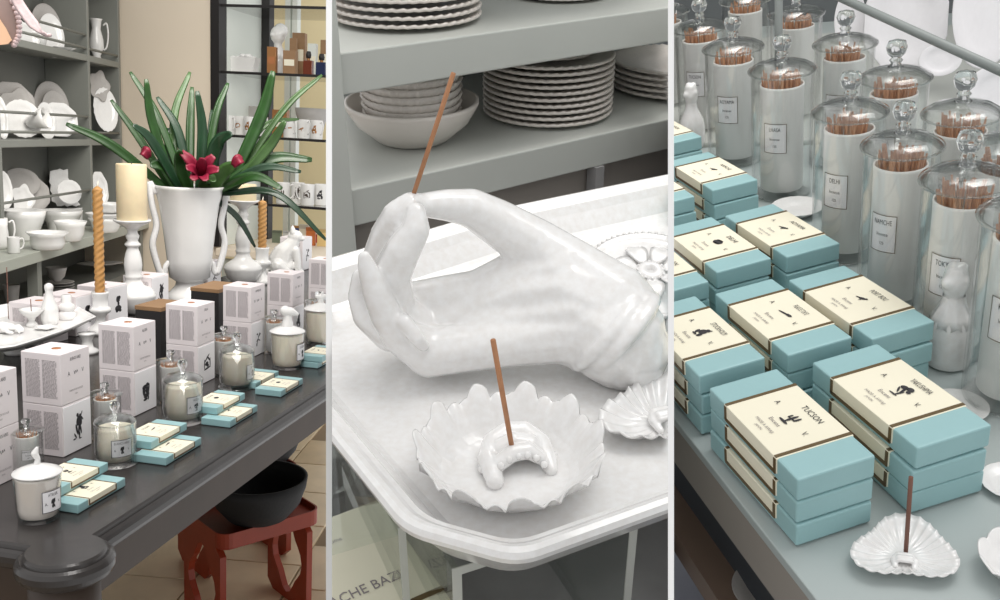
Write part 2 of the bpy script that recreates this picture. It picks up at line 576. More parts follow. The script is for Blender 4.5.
def candle_box(b, X, label, city=None, icon=None, sticker=True, group='white candle boxes on the dark table'):
    t = thing(b, 'candle_box', label, 'box', X, group)
    body = part('carton', mesh_of('cbox', lambda: MB().box((0, 0, BH / 2), (BW, BW, BH), bev=0.0012)), WBOX, t)
    side = Matrix.Translation((-BW / 2 - 0.0003, 0, 0)) @ Matrix.Rotation(radians(-90), 4, 'Z') @ FLAT_FRONT
    part('small_print', mesh_of('dense', dense_text), INKG, body, side)
    front = Matrix.Translation((0, -BW / 2 - 0.0003, 0)) @ FLAT_FRONT
    if city:
        def f():
            mb = MB()
            add_text(mb, city, 0, 0.083, 0.0085, min(0.72, 6.4 / max(len(city), 1)))
            add_blobs(mb, TWIRL, 0, 0.056, 0.0075)
            add_text(mb, 'A', -0.019, 0.056, 0.012, 0.8); add_text(mb, 'V', 0.020, 0.056, 0.012, 0.8)
            return mb
        part('lettering', mesh_of(('cb', city), f), INK, body, front)

        def f2():
            mb = MB(); add_text(mb, 'PARFUM DE BOUGIE', 0, 0.023, 0.0052, 0.8); add_text(mb, 'PARIS', 0, 0.015, 0.004, 0.8); return mb
        part('small_lettering', mesh_of('cb_small', f2), INKG, body, front)
    if icon:
        def f3():
            mb = MB(); mb.box((0, -BW / 2 - 0.0004, BH * 0.49), (BW * 0.93, 0.0012, BH * 0.95), bev=0.0003); return mb
        pl = part('front_card', mesh_of('cb_card', f3), WCARD, t)

        def f4():
            mb = MB(); add_blobs(mb, ICONS[icon], 0, BH * 0.48, 0.026); return mb
        part('illustration', mesh_of(('cbi', icon), f4), INK, pl, Matrix.Translation((0, -BW / 2 - 0.0014, 0)) @ FLAT_FRONT)
    if sticker:
        part('sticker', mesh_of('stick', lambda: MB().lathe([(0, 0), (.0085, 0), (.0085, .0005), (0, .0005)], 14)), COPPER, t, Matrix.Translation((0.0, -0.002, BH)))
    return t


def paper_label(t, R, w, h, z0, city, icon=None, big=True, ang=0.0, suffix='l'):
    """a bordered paper label wrapped on a cylinder, facing -Y turned by ang"""
    X = Matrix.Rotation(radians(ang), 4, 'Z')

    def base():
        mb = MB(); grid_rect(mb, -w / 2, -h / 2, w / 2, h / 2, 10); m2 = bend(mb, R + 0.0006, z0)
        return m2
    lab = part('label', mesh_of((suffix, 'lab', R, w, h, z0), base), WCARD, t, X)

    def ink():
        mb = MB()
        for (a, c) in ((-w / 2, w / 2),):
            q = 0.0011 if big else 0.0008
            for k in range(8):
                x0 = a + (c - a) * k / 8; x1 = a + (c - a) * (k + 1) / 8
                for y0, y1 in ((-h / 2, -h / 2 + q), (h / 2 - q, h / 2)):
                    mb.add([(x0, y0, 0), (x1, y0, 0), (x1, y1, 0), (x0, y1, 0)], [(0, 1, 2, 3)])
            mb.add([(a, -h / 2, 0), (a + q, -h / 2, 0), (a + q, h / 2, 0), (a, h / 2, 0)], [(0, 1, 2, 3)])
            mb.add([(c - q, -h / 2, 0), (c, -h / 2, 0), (c, h / 2, 0), (c - q, h / 2, 0)], [(0, 1, 2, 3)])
        return bend(mb, R + 0.0010, z0)
    part('border', mesh_of((suffix, 'bor', R, w, h, z0), ink), BROWN if suffix == 'j' else INK, lab)

    def let():
        mb = MB()
        add_text(mb, city, 0, h * 0.30, h * 0.19, min(0.7, w * 5.2 / max(len(city), 1) / (h * 0.62)))
        if icon:
            add_blobs(mb, ICONS[icon], 0, -h * 0.12, h * 0.26)
            add_text(mb, 'A.', -w * 0.32, -h * 0.1, h * 0.2); add_text(mb, 'V.', w * 0.32, -h * 0.08, h * 0.2)
        else:
            add_text(mb, 'Incense', 0, -h * 0.02, h * 0.13, 0.9); add_text(mb, '125', 0, -h * 0.26, h * 0.12, 0.8)
        return bend(mb, R + 0.0010, z0)
    part('lettering', mesh_of((suffix, 'let', R, w, h, z0, city), let), INK, lab)
    return lab


def glass_candle(b, X, label, city, icon, ang=25):
    """cream candle in a tumbler under a glass cloche with a ball knob"""
    t = thing(b, 'glass_candle', label, 'candle', X, 'glass candles along the table edge')
    part('wax', mesh_of('gc_wax', lambda: MB().lathe([(0, .012), (.0325, .012), (.0345, .03), (.0345, .076), (.031, .0775), (.028, .076), (0, .0755)], 28)), WAX, t)
    tum = part('tumbler', mesh_of('gc_tum', lambda: MB().lathe(closed_prof([(.031, .004), (.0345, .006), (.0368, .04), (.037, .088)], .0016), 28)), GLASS, t)
    paper_label(tum, .037, .042, .036, .042, city, icon, True, ang, 'g')
    part('saucer', mesh_of('gc_base', lambda: MB().lathe([(0, 0), (.041, 0), (.043, .002), (.041, .0038), (0, .0038)], 28)), GLASSD, t)
    lid = part('lid', mesh_of('gc_lid', lambda: MB().lathe([(0.0005, .107), (.012, .105), (.03, .099), (.0395, .091), (.0405, .087), (.0392, .087), (.0385, .090), (.03, .0965), (.012, .1025), (0.0005, .104)], 28)), GLASSD, t)
    part('shade', mesh_of('gc_sh', lambda: MB().lathe([(.0398, .005), (.0398, .088), (.0388, .088), (.0388, .005)], 28)), GLASS, t)
    part('knob', mesh_of('gc_kn', lambda: MB().lathe([(0, .103), (.006, .105), (.0045, .110), (.009, .116), (.0102, .123), (.008, .130), (0, .133)], 16)), GLASSK, lid)
    return t


FINIALS = {
    'bud': [[((0, 0, 0), .006), ((0.002, 0, .010), .0045), ((-.003, 0, .020), .0065), ((.001, 0, .030), .003)]],
    'bird': [[((0, 0, -.004), .015), ((0, 0, .012), .011), ((0, 0, .026), .010)], [((-.006, 0, .034), .0125), ((.008, -.004, .032), .010), ((.022, -.006, .027), .004)], [((0, .008, .030), .011)]],
    'leafy': [[((0, 0, 0), .008), ((0.0, 0, .012), .006)], [((-.010, 0, .016), .005), ((0, 0, .013), .007), ((.010, 0, .017), .005)], [((0, 0, .015), .005), ((.004, 0, .026), .003)]],
}


def lidded_candle(b, X, label, city, icon, finial, wax=WAXW, ang=40, s='w'):
    t = thing(b, 'lidded_candle', label, 'candle', X, 'candles with white ceramic lids')
    part('tumbler', mesh_of('lc_wax', lambda: MB().lathe([(0, .008), (.0300, .008), (.0312, .0095), (.0325, .02), (.0352, .074), (.0360, .079), (0, .079)], 30)), wax, t)
    gl = part('glass', mesh_of('lc_gl', lambda: MB().lathe(closed_prof([(.0305, 0), (.032, .001), (.0348, .022), (.0372, .075), (.0376, .082)], .0012), 30)), GLASS, t)
    paper_label(gl, .0368, .038, .038, .040, city, icon, True, ang, 'c')
    lid = part('lid', mesh_of('lc_lid', lambda: MB().lathe([(0, .0815), (.0385, .0815), (.0395, .083), (.0385, .0845), (.027, .090), (.014, .0945), (.006, .0975), (0, .098)], 30)), CER, t)
    part('finial', blob_mesh(('fin', finial), FINIALS[finial], .0012, 3), CER, lid, xf((0, 0, .097), 0, .95))
    return t


def stick_bundle(R, z, n, seed, h=.02):
    rnd = random.Random(seed); mb = MB()
    for k in range(n):
        a = rnd.uniform(0, 2 * pi); r = R * sqrt(rnd.uniform(0, 1))
        a2 = a + rnd.uniform(-.5, .5); r2 = min(R * 1.12, r + rnd.uniform(0, .004)); top = z + h * rnd.uniform(.55, 1.1)
        mb.tube([(r * cos(a) * .8, r * sin(a) * .8, z - .05), (r2 * cos(a2), r2 * sin(a2), top)], .0013, 5)
    return mb


def incense_jar(b, X, label, jlabel, city='TOKYO', ang=0, seed=1, jar_group='glass incense jars', n=70, cut=False):
    """paper canister of incense sticks inside a tall lidded glass jar: two things"""
    c = thing(b, 'incense_canister', label, 'canister', X, 'incense canisters inside the glass jars')
    tube = part('paper_tube', mesh_of('ij_tube', lambda: MB().lathe(closed_prof([(.0290, .010), (.0300, .011), (.0300, .152), (.0305, .156), (.0303, .159)], .0018), 32)), PAPER, c)
    paper_label(tube, .0302, .034, .042, .090, city, None, False, ang, 'j')
    part('incense_sticks', mesh_of(('ij_st', seed % 4, n), lambda: stick_bundle(.0250, .156, n, seed % 4 + 10, .019)), INCENSE, c, kind='stuff')
    j = thing(b, 'glass_jar', jlabel, 'jar', X, jar_group)
    part('jar_wall', mesh_of('ij_jar', lambda: MB().lathe(closed_prof([(.036, 0), (.0415, .001), (.0425, .004), (.0425, .172), (.0432, .176)], .0022), 36)), GLASS, j)
    lid = part('lid', mesh_of('ij_lid', lambda: MB().lathe([(0.0005, .1925), (.016, .1915), (.034, .187), (.0455, .1805), (.0472, .178), (.0462, .1755), (.043, .1768), (.0435, .1785), (.033, .1845), (.016, .1885), (0.0005, .1895)], 36)), GLASSD, j)
    part('knob', mesh_of('ij_kn', lambda: MB().lathe([(0, .190), (.010, .192), (.006, .196), (.0085, .200), (.0055, .203), (.011, .208), (.0132, .2155), (.0105, .223), (0, .226)], 20)), GLASSK, lid)
    return c, j


LB, WB_, TB = 0.118, 0.0625, 0.0215


def blue_box(b, X, label, city, icon, group, detail=True, dims=None):
    L, W, T = dims or (LB, WB_, TB)
    t = thing(b, 'incense_box', label, 'box', X, group)
    part('carton', mesh_of(('bb', L, W, T), lambda: MB().box((0, 0, T * .53), (L, W, T * .94), bev=0.0013).box((0, 0, T * .05), (L - .005, W - .005, T * .1))), BLUE, t)
    bl = 0.60 * L
    band = part('paper_band', mesh_of(('bband', L, W, T), lambda: MB().box((0, 0, T * 0.66 + .0002), (bl, W + .0010, T * 0.70), bev=0.0006)), CREAM, t)

    def border():
        mb = MB(); q = .0026; e = .0004
        zt = T * 1.01 + .0002
        for sx in (-1, 1):
            x = sx * (bl / 2 - .0022)
            mb.box((x, 0, zt), (q, W + .0006, .0008))
            for sy in (-1, 1):
                mb.box((x, sy * (W / 2 + .0006), T * .66), (q, e * 2, T * .62))
        for sy in (-1, 1):
            mb.box((0, sy * (W / 2 + .0006), T * .37), (bl - .003, e * 2, T * .09 + .0012))
        return mb
    part('border_line', mesh_of(('bbor', L, W, T), border), BROWN, band)
    top = Matrix.Translation((0, 0, T * 1.01 + .0007))

    def let():
        mb = MB()
        add_text(mb, city, 0.004, W * .31, W * .125, min(0.9, 5.2 * .9 / len(city)))
        if icon: add_blobs(mb, ICONS[icon], 0.002, W * .06, W * .17)
        add_text(mb, 'A.', -.018, W * .09, W * .11); add_text(mb, 'V.', .020, W * .02, W * .11)
        return mb
    part('lettering', mesh_of(('blet', city, icon, L, W, T), let), INK, band, top)

    def let2():
        mb = MB(); add_text(mb, 'Encens', 0, -W * .16, W * .085, .9); add_text(mb, 'MADE A AWAJI', 0, -W * .30, W * .062, .9); add_text(mb, 'JAPON', 0, -W * .38, W * .05, .9); return mb
    part('small_lettering', mesh_of(('blet2', L, W, T), let2), INKG, band, top)
    return t


def wick(mb, z, r=.0012, h=.01):
    mb.tube([(0, 0, z), (.0005, 0, z + h * .6), (.002, 0, z + h)], r, 6)


def twisted_candle(b, X, label, h, r):
    t = thing(b, 'twisted_candle', label, 'candle', X, 'twisted ochre candles')

    def f():
        mb = MB(); n = 20; rings = []; m = 120
        for i in range(m + 1):
            z = h * i / m; tw = z / h * 2 * pi * 6.0 * (h / .2)
            tap = 1.0 if i < m - 3 else 1 - .22 * (i - m + 3)
            rings.append([((r * tap * (1 + .075 * cos(3 * (a) - tw * 1.0 * 3 / 1.6))) * cos(a), (r * tap * (1 + .075 * cos(3 * a - tw * 3 / 1.6))) * sin(a), z) for a in [2 * pi * k / n for k in range(n)]])
        return mb.loft(rings, smooth=True)
    part('wax', mesh_of(('tw', round(h, 4), round(r, 5)), f), BEES, t)
    part('wick', mesh_of(('twk', round(h, 4)), lambda: MB().tube([(0, 0, h - .002), (.001, 0, h + .006), (.003, 0, h + .016)], [.003, .0025, .0006], 6)), WAX, t)
    return t


def taper_holder(b, X, label, s=1.0):
    pr = [(0, 0), (.03, 0), (.032, .006), (.024, .014), (.012, .024), (.010, .034), (.014, .044), (.022, .050), (.024, .056), (.020, .060), (.0165, .063), (.0165, .082), (.0185, .092), (.0185, .096), (.0135, .096), (.0130, .080), (0, .078)]
    return solo(b, 'candle_holder', mesh_of('thold', lambda: MB().lathe(pr, 24)), CER, label, 'candle holder', X @ Matrix.Diagonal((s, s, s, 1)), 'white ceramic taper holders')


STICK_PROF = [(0, 0), (.020, 0), (.026, .004), (.036, .014), (.043, .028), (.046, .040), (.047, .045), (.044, .049), (.043, .052), (.036, .058), (.026, .068), (.020, .078), (.0195, .083), (.0215, .086), (.0215, .090), (.019, .093),
              (.021, .103), (.0225, .115), (.021, .13), (.017, .145), (.0135, .155), (.014, .158), (.019, .161), (.0195, .165), (.0155, .168), (.0125, .173), (.016, .180), (.0165, .185), (.0125, .190), (.0115, .196), (.016, .204), (.030, .213),
              (.038, .218), (.0385, .222), (.030, .221), (0, .219)]

STICK_PROF = [(r * .84 if .066 < z < .2 else r, z) for r, z in STICK_PROF]


def candlestick(b, X, label, sr, sz):
    return solo(b, 'candlestick', mesh_of('cstick', lambda: MB().lathe(STICK_PROF, 30)), CER, label, 'candlestick', X @ Matrix.Diagonal((sr, sr, sz, 1)), 'turned white candlesticks')


def pillar_candle(b, X, label, r, h):
    t = thing(b, 'pillar_candle', label, 'candle', X, 'ivory pillar candles')
    part('wax', MB().lathe([(0, 0), (r * .98, 0), (r, .002), (r, h - .003), (r * .96, h), (r * .8, h - .002), (0, h - .004)], 30), PILLAR, t)
    part('wick', MB().tube([(0, 0, h - .006), (.001, 0, h + .006)], .0012, 6), INK, t)
    return t

# ================================================================== display 1: shop table with candles
Z = Vector((0, 0, 1))
E1, E2 = B1.on(216, 460), B1.on(326, 388)
U1 = (E2 - E1).normalized()                                   # along the table's long edge
V1 = Vector((-U1.y, U1.x, 0))                                 # across the table
EC = B1.on(67, 549)                                           # centre of the round corner
CE = max((EC - E1).dot(V1), .02)
Q1 = E1 + U1 * ((EC - E1).dot(U1) - CE)
RE = B1.hm(EC, 52)
print('ear', CE, RE)
YAW_T = math.degrees(atan2(U1.y, U1.x))                       # yaw that turns +X into the long edge
AZ = 90 - YAW_T
TBM = Matrix((U1, V1, Z)).transposed().to_4x4(); TBM.translation = Q1
FLOOR1 = -0.78
TBW = 1.05


def ear_ring(d, z, A=3.0, Bm=TBW):
    R = RE - d; q = sqrt(max(R * R - (d - CE) ** 2, 1e-6)); k = CE + q
    pts = [(d, Bm - d), (d, k)]
    f1 = atan2(q, d - CE); f2 = 2 * pi + atan2(d - CE, q)
    n = 48
    pts += [(CE + R * cos(f1 + (f2 - f1) * i / n), CE + R * sin(f1 + (f2 - f1) * i / n)) for i in range(1, n)]
    pts += [(k, d), (A - d, d), (A - d, Bm - d)]
    return [TBM @ Vector((x, y, z)) for x, y in pts]


table = thing(B1, 'display_table', 'long dark-stained wooden display table with a round corner and moulded edge', 'table', Matrix.Identity(4))
part('tabletop', MB().loft([ear_ring(.022, -.042), ear_ring(.010, -.040), ear_ring(.003, -.034), ear_ring(0, -.026), ear_ring(.0, -.017), ear_ring(.003, -.011), ear_ring(.007, -.0075), ear_ring(.0105, -.0085), ear_ring(.012, -.0035),
                            ear_ring(.015, -.0006)]), TABLE, table)
mb = MB()
mb.box((1.5, 0.09, -.10), (2.8, .03, .11), M=TBM); mb.box((.09, TBW / 2, -.10), (.03, TBW - .2, .11), M=TBM)
part('apron', mb, APRON, table)
leg = [(0, -.78), (.03, -.78), (.034, -.74), (.026, -.70), (.030, -.60), (.040, -.40), (.048, -.25), (.040, -.19), (.046, -.17), (.046, -.15), (.050, -.14), (.050, -.041), (0, -.041)]
for q in ((.035, .035), (2.85, .09), (.09, TBW - .1)):
    part('leg', MB().lathe(leg, 20, M=TBM @ Matrix.Translation((q[0], q[1], 0))), APRON, table)

# floor
fl = struct(B1, 'floor', MB().box((0.6, 3.0, FLOOR1 - .035), (7.5, 6.5, .05)), GROUT, 'beige stone tiled shop floor under the dark table')
TS = 0.30
tile_me = mesh_of('tile', lambda: MB().box((0, 0, 0), (TS - .006, TS - .006, .012), bev=.002))
for i in range(-14, 22):
    for j in range(-4, 26):
        c = Matrix.Rotation(radians(-24), 4, 'Z') @ Vector((i * TS, j * TS + (TS / 2 if i % 2 else 0), 0))
        if c.y < 1.2 or c.y > 6.0:
            continue
        q = B1.proj((c.x, c.y, FLOOR1))
        if -30 < q.x < 350 and 400 < q.y < 640:
            part('tile', tile_me, TILE if (i * 7 + j * 3) % 5 else TILEB, fl, xf((c.x, c.y, FLOOR1 - .006), -24))

# ---- left shelf unit on a counter
ZC = 0.10
ca, cb = B1.on(0, 262, ZC), B1.on(165, 215, ZC)
S1 = (cb - ca).normalized()                                   # along the shelf, away from the eye
N1 = Vector((S1.y, -S1.x, 0))                                 # out of the shelf into the shop
YAW_S = math.degrees(atan2(S1.y, S1.x))
SM = Matrix((S1, -N1, Z)).transposed().to_4x4()               # x along shelf, y into the shelf, z up


def L1(px, py, off=0.0):
    return B1.onp(px, py, ca - N1 * (.14 + off), N1)


PR = L1(122, 138)                                             # right front post
SM.translation = Vector((PR.x, PR.y, 0))
z1, z2, z3 = L1(119, 62).z, L1(119, 139).z, ZC
shelf = thing(B1, 'shelf_unit', 'grey-green painted wall shelf unit full of white crockery above the counter', 'shelving', SM)
LEN = 2.6
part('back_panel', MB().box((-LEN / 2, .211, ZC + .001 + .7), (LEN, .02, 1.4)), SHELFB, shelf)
tk = .030
for zz in (z1, z2, z1 + (z1 - z2)):
    part('shelf_board', MB().box((-LEN / 2, .10, zz - tk / 2 - .0006), (LEN, .198, tk), bev=.003), SHELFG, shelf)
xp = (L1(91, 138) - PR).dot(S1)
for x in (-.012, xp, -1.35):
    part('upright', MB().box((x, .10, ZC + .001 + .7), (.026, .20, 1.4), bev=.002), SHELFG, shelf)
for zz in (z1 + .03, z2 + .03):
    part('rail', MB().tube([(-LEN, .008, zz), (0, .008, zz)], .006, 8), SHELFG, shelf)
zr1, zr2, zr3 = L1(60, 27).z, L1(60, 115).z, L1(60, 195).z
for zz in (zr1, zr2, zr3):
    part('rail', MB().tube([(-LEN, .008, zz), (xp, .008, zz)], .006, 8), SHELFG, shelf)

CM = Matrix((S1, -N1, Z)).transposed().to_4x4(); CM.translation = Vector((ca.x, ca.y, 0))
counter = thing(B1, 'counter', 'pale grey-green counter under the crockery shelves with a dark open space below', 'counter', CM)
clen = (PR - ca).dot(S1) + .55
part('worktop', MB().box(((clen - .8) / 2, .26, ZC - .0226), (clen + .8, .52, .044), bev=.003), COUNT, counter)
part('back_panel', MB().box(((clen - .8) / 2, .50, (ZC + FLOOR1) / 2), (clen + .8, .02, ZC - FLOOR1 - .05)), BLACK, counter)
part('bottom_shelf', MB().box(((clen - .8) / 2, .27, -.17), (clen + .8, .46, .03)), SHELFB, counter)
xq = (B1.onp(40, 285, ca - N1 * .03, N1) - ca).dot(S1)
for x in (xq, xq + 1.25, -.7):
    part('upright', MB().box((x, .05, (ZC - .05 + FLOOR1) / 2), (.04, .04, ZC - FLOOR1 - .05)), SHELFG, counter)

# walls behind
W0 = PR + S1 * .015


AZW = radians(122)
NW = Vector((sin(AZW), cos(AZW), 0)); SW = Vector((-NW.y, NW.x, 0))
YAW_W = math.degrees(atan2(SW.y, SW.x)) - 90


def R1(px, py, off=0.0):
    return B1.onp(px, py, W0 + SW * off, SW)


WM = Matrix((NW, SW, Z)).transposed().to_4x4(); WM.translation = Vector((W0.x, W0.y, 0))
xw = (R1(212, 100) - W0).dot(NW)
struct(B1, 'wall_back', MB().box((xw / 2 - .6, .05, .3), (xw + 1.2, .1, 2.6)), BEIGE, 'plain beige wall between the crockery shelf and the glass cabinet', WM)
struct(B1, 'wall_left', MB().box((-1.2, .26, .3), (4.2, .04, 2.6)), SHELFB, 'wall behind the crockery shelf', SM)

# glass cabinet
xa, xb = (R1(211.5, 100) - W0).dot(NW), (R1(220, 100) - W0).dot(NW)
cab = thing(B1, 'glass_cabinet', 'black-framed display cabinet with glass shelves beside the beige wall', 'cabinet', WM)
zk = R1(290, 245, .3).z
part('frame_post', MB().box(((xa + xb) / 2, .03, zk + .002 + .85), (xb - xa, .08, 1.7)), BLACK, cab)
part('side_panel', MB().box((xb - .006, .27, zk + .002 + .85), (.012, .42, 1.7)), PALEW, cab)
xc, xd = (R1(264, 100, .5) - W0).dot(NW), (R1(272, 100, .5) - W0).dot(NW)
part('back_panel', MB().box(((xb + xc) / 2, .51, zk + .002 + .85), (xc - xb + .02, .02, 1.7)), PALEW, cab)
part('frame_post', MB().box(((xc + xd) / 2, .49, zk + .002 + .85), (xd - xc, .06, 1.7)), BLACK, cab)
SZ = [R1(224, 4).z, R1(224, 71).z, R1(224, 134.5).z, R1(224, 201).z]
for zz in SZ:
    sb = part('glass_shelf', MB().box((xb + .6, .25, zz - .0046), (1.2, .46, .008)), GLASSD, cab)
    part('shelf_edge', MB().box((xb + .6, .012, zz - .005), (1.2, .012, .013)), BLACK, sb)
# the room seen through the cabinet
xe = (R1(330, 100, 1.3) - W0).dot(NW)
struct(B1, 'wall_far', MB().box((xe / 2 + .7, 1.5, .5), (3.2, .06, 3.0)), YELLOW, 'warm yellow wall seen through the glass cabinet', WM)
for k, (pa, pb) in enumerate(((286, 291), (293, 298))):
    x0, x1 = (R1(pa, 100, .9) - W0).dot(NW), (R1(pb, 100, .9) - W0).dot(NW)
    struct(B1, 'trim_%d' % (k + 1), MB().box(((x0 + x1) / 2, .9, .3), (x1 - x0, .05, 2.6)), PALEW, 'narrow white upright behind the glass shelves', WM)
cc = thing(B1, 'side_counter', 'cream counter below the glass cabinet carrying small coloured boxes', 'counter', WM)
part('worktop', MB().box((xb + .75, .45, zk - .02), (1.5, 1.0, .04), bev=.004), BEIGE, cc)
part('front_panel', MB().box((xb + .75, .0, (zk + FLOOR1) / 2 - .03), (1.46, .04, zk - FLOOR1 - .06)), COUNT, cc)


# ------------------------------------------------------------------ crockery
def plate_mesh(shape, depth=.10, well=True):
    def mod(a, i, r, z):
        k = 1.0
        if shape == 'scallop': k = 1 + .05 * abs(sin(a * 9)) * (r > .6)
        elif shape == 'lobed': k = 1 + .13 * cos(a * 5) * (r > .5)
        elif shape == 'square': k = min(1 / max(abs(cos(a)), abs(sin(a))), 1.25) * .92
        elif shape == 'squarescallop': k = min(1 / max(abs(cos(a)), abs(sin(a))), 1.22) * .92 * (1 + .05 * sin(a * 14) * (r > .6))
        elif shape == 'octagon': k = cos(pi / 8) / cos(((a + pi / 8) % (pi / 4)) - pi / 8) * 1.04
        elif shape == 'bead': k = 1 + .03 * sin(a * 30) * (r > .9)
        return r * k, z
    pr = [(0, 0), (.55, 0), (.62, .02), (.98, depth), (1.0, depth + .02), (.97, depth + .03), (.66, .06), (.60, .035), (.3, .04), (0, .04)]
    return MB().lathe(pr, 40, mod)


def pm(shape, depth=.10):
    return mesh_of(('plate', shape, depth), lambda: plate_mesh(shape, depth))


def lean_plate(px, py, rx, ry, off, shape, label, material=CER, name='platter', depth=.10, rot=0, tilt=12):
    P = L1(px, py, off * .55)
    out = (N1 * .45 + Vector((-P.x, -P.y, 0)).normalized() * .9).normalized()
    up = (Z * cos(radians(tilt)) - out * sin(radians(tilt)))
    ax = out * cos(radians(tilt)) + Z * sin(radians(tilt))
    sx = B1.hm(P, rx) * 1.06; sy = B1.vm(P, ry)
    m = Matrix((up.cross(ax).normalized(), up, ax)).transposed().to_4x4() @ Matrix.Diagonal((sx, sy, (sx + sy) / 2, 1)) @ Matrix.Rotation(radians(rot), 4, 'Z')
    m.translation = P
    return solo(B1, name, pm(shape, depth), material, label, 'platter', m, 'white and grey platters leaning on the shelf')


for a in (
    (46, 30, 16, 27, .26, 'round', 'round grey platter at the back of the top shelf bay', CERG),
    (51, 36, 13, 23, .20, 'round', 'white plate with a raised well leaning on the top shelf', CER),
    (27, 36, 13, 15, .16, 'squarescallop', 'white embossed platter beside the pink ornament on the top shelf', CER),
    (12, 106, 24, 25, .28, 'octagon', 'large grey faceted platter at the back of the middle shelf', CERG),
    (18, 112, 18, 23, .24, 'lobed', 'grey lobed platter behind the white plate with a bowl', CERG),
    (22, 119, 19, 19, .15, 'scallop', 'white scalloped plate leaning behind a small white bowl', CER),
    (51, 108, 18, 27, .27, 'round', 'tall grey oval platter on the middle shelf', CERG),
    (55, 112, 14, 22, .23, 'round', 'smaller grey oval platter behind the white embossed tray', CERG),
    (46, 121, 10, 19, .18, 'round', 'white plate half hidden behind the embossed tray', CER),
    (59, 120, 19, 18, .12, 'octagon', 'white embossed tray leaning at the front of the middle shelf', CER),
    (1, 118, 7, 22, .14, 'round', 'white platter cut by the photo edge on the middle shelf', CER),
    (99, 86, 10, 15, .10, 'lobed', 'pinkish grey lobed dish high in the narrow bay', CERG),
    (105, 110, 12, 22, .05, 'scallop', 'white oval plate with beaded rim in the narrow bay', CER),
    (20, 183, 20, 15, .30, 'round', 'round grey platter behind the bowls on the bottom shelf', CERG),
    (31, 195, 19, 19, .25, 'octagon', 'grey octagonal platter leaning on the bottom shelf', CERG),
    (23, 200, 11, 15, .18, 'lobed', 'small white petal-shaped dish leaning above the big bowl', CER),
    (67, 188, 19, 20, .20, 'squarescallop', 'ornate white square platter with wavy rim', CER),
    (69, 192, 12, 12, .12, 'scallop', 'small white scalloped plate in front of the ornate square platter', CER),
    (3, 190, 9, 19, .15, 'scallop', 'white leaf-edged platter at the photo edge above the counter', CER),
    (99, 190, 9, 19, .06, 'octagon', 'white angular platter behind the twisted candle', CER),
):
    lean_plate(*a)


def bowl_prof(r, h, foot=.5, flare=0.0):
    o = [(r * foot, 0), (r * (foot + .05), h * .06), (r * (.72 + flare * .1), h * .35), (r * (.92 - flare * .12), h * .75), (r, h)]
    return closed_prof(o, r * .05)


def put_bowl(b, px, py, z, rpx, hpx, label, foot=.5, flare=0., name='bowl', material=CER, sy=1.0, group='white bowls on the counter', cat='bowl'):
    P = b.on(px, py, z)
    r, h = b.hm(P, rpx), b.vm(P, hpx)
    return solo(b, name, MB().lathe(bowl_prof(r, h, foot, flare), 32), material, label, cat, xf(P, 0, (1, sy, 1)), group)


put_bowl(B1, 24, 240, ZC, 24, 30, 'largest white bowl on the counter, left of the basin')
put_bowl(B1, 62, 229, ZC, 22, 19, 'wide white bowl behind the two small bowls', .6)
put_bowl(B1, 71, 241, ZC, 17, 20, 'white flared bowl to the right of the oval basin', .55, .6)
put_bowl(B1, 48, 249, ZC, 22, 17, 'oval white basin with a spreading rim at the counter front', .66, 1.0, 'basin')
for k, (px, py, r, h) in enumerate(((106, 232, 18, 14), (104, 222, 19, 9), (110, 212, 16, 9))):
    put_bowl(B1, px, py, ZC if k == 0 else ZC + B1.vm(B1.on(106, 232, ZC), 9 * k), r, h, ('lowest', 'middle', 'topmost')[k] + ' of the stacked white fluted dishes right of the twisted candle', .6, .5, 'dish')


def handle_tube(r, h, out, thick, z0=.25, z1=.85):
    pts = bez([(r * .96, 0, h * z1), (r + out * .7, 0, h * (z1 + .05)), (r + out, 0, h * .62), (r + out * .6, 0, h * (z0 + .08)), (r * .95, 0, h * z0)], 5)
    return MB().tube(pts, thick, 8)


def mug(b, P, r, h, label, yaw=0, group='white mugs', prof=None, material=CER, name='mug', mark=None):
    t = thing(b, name, label, 'mug' if name == 'mug' else name, xf(P, yaw), group)
    pr = prof or [(r * .9, 0), (r, h * .04), (r, h * .97), (r * 1.01, h)]
    part('body', MB().lathe(closed_prof(pr, r * .1), 24), material, t)
    part('handle', handle_tube(r, h, r * .62, r * .12), material, t)
    if mark:
        mbm = MB(); add_blobs(mbm, ICONS[mark[0]], 0, h * .5, h * .28)
        part('picture', bend(mbm, r * 1.02), mark[1], t, Matrix.Rotation(radians(-yaw + mark[2]), 4, 'Z'))
    return t


P = B1.on(14, 253, ZC); mug(B1, P, B1.hm(P, 6.5), B1.vm(P, 16), 'small white mug in front of the largest bowl', 20)
P = B1.on(1, 249, ZC); r, h = B1.hm(P, 9), B1.vm(P, 31)
mug(B1, P, r, h, 'white jug with a round handle at the photo edge on the counter', 10, None, [(r * .6, 0), (r * .9, h * .12), (r, h * .35), (r * .85, h * .7), (r * .9, h)], name='jug')
P = L1(57, 216, .08); mug(B1, (P.x, P.y, ZC), B1.hm(P, 9), B1.vm(P, 18), 'white cup standing behind the wide bowl', 60, 'cups behind the bowls')
P = L1(75, 214, .08); mug(B1, (P.x, P.y, ZC), B1.hm(P, 8), B1.vm(P, 18), 'white cup in front of the ornate square platter', 70, 'cups behind the bowls')
P = L1(97, 60, .09); P.z = z1; r, h = B1.hm(P, 7.5), B1.vm(P, 41)
mug(B1, P, r, h, 'tall white pitcher with a loop handle in the narrow top bay', -10, None, [(r * .55, 0), (r * .6, h * .05), (r * .5, h * .1), (r, h * .3), (r * .95, h * .5), (r * .6, h * .75), (r * .72, h * .95), (r * .9, h)], name='pitcher')
P = L1(28, 138, .06); P.z = z2 + .012
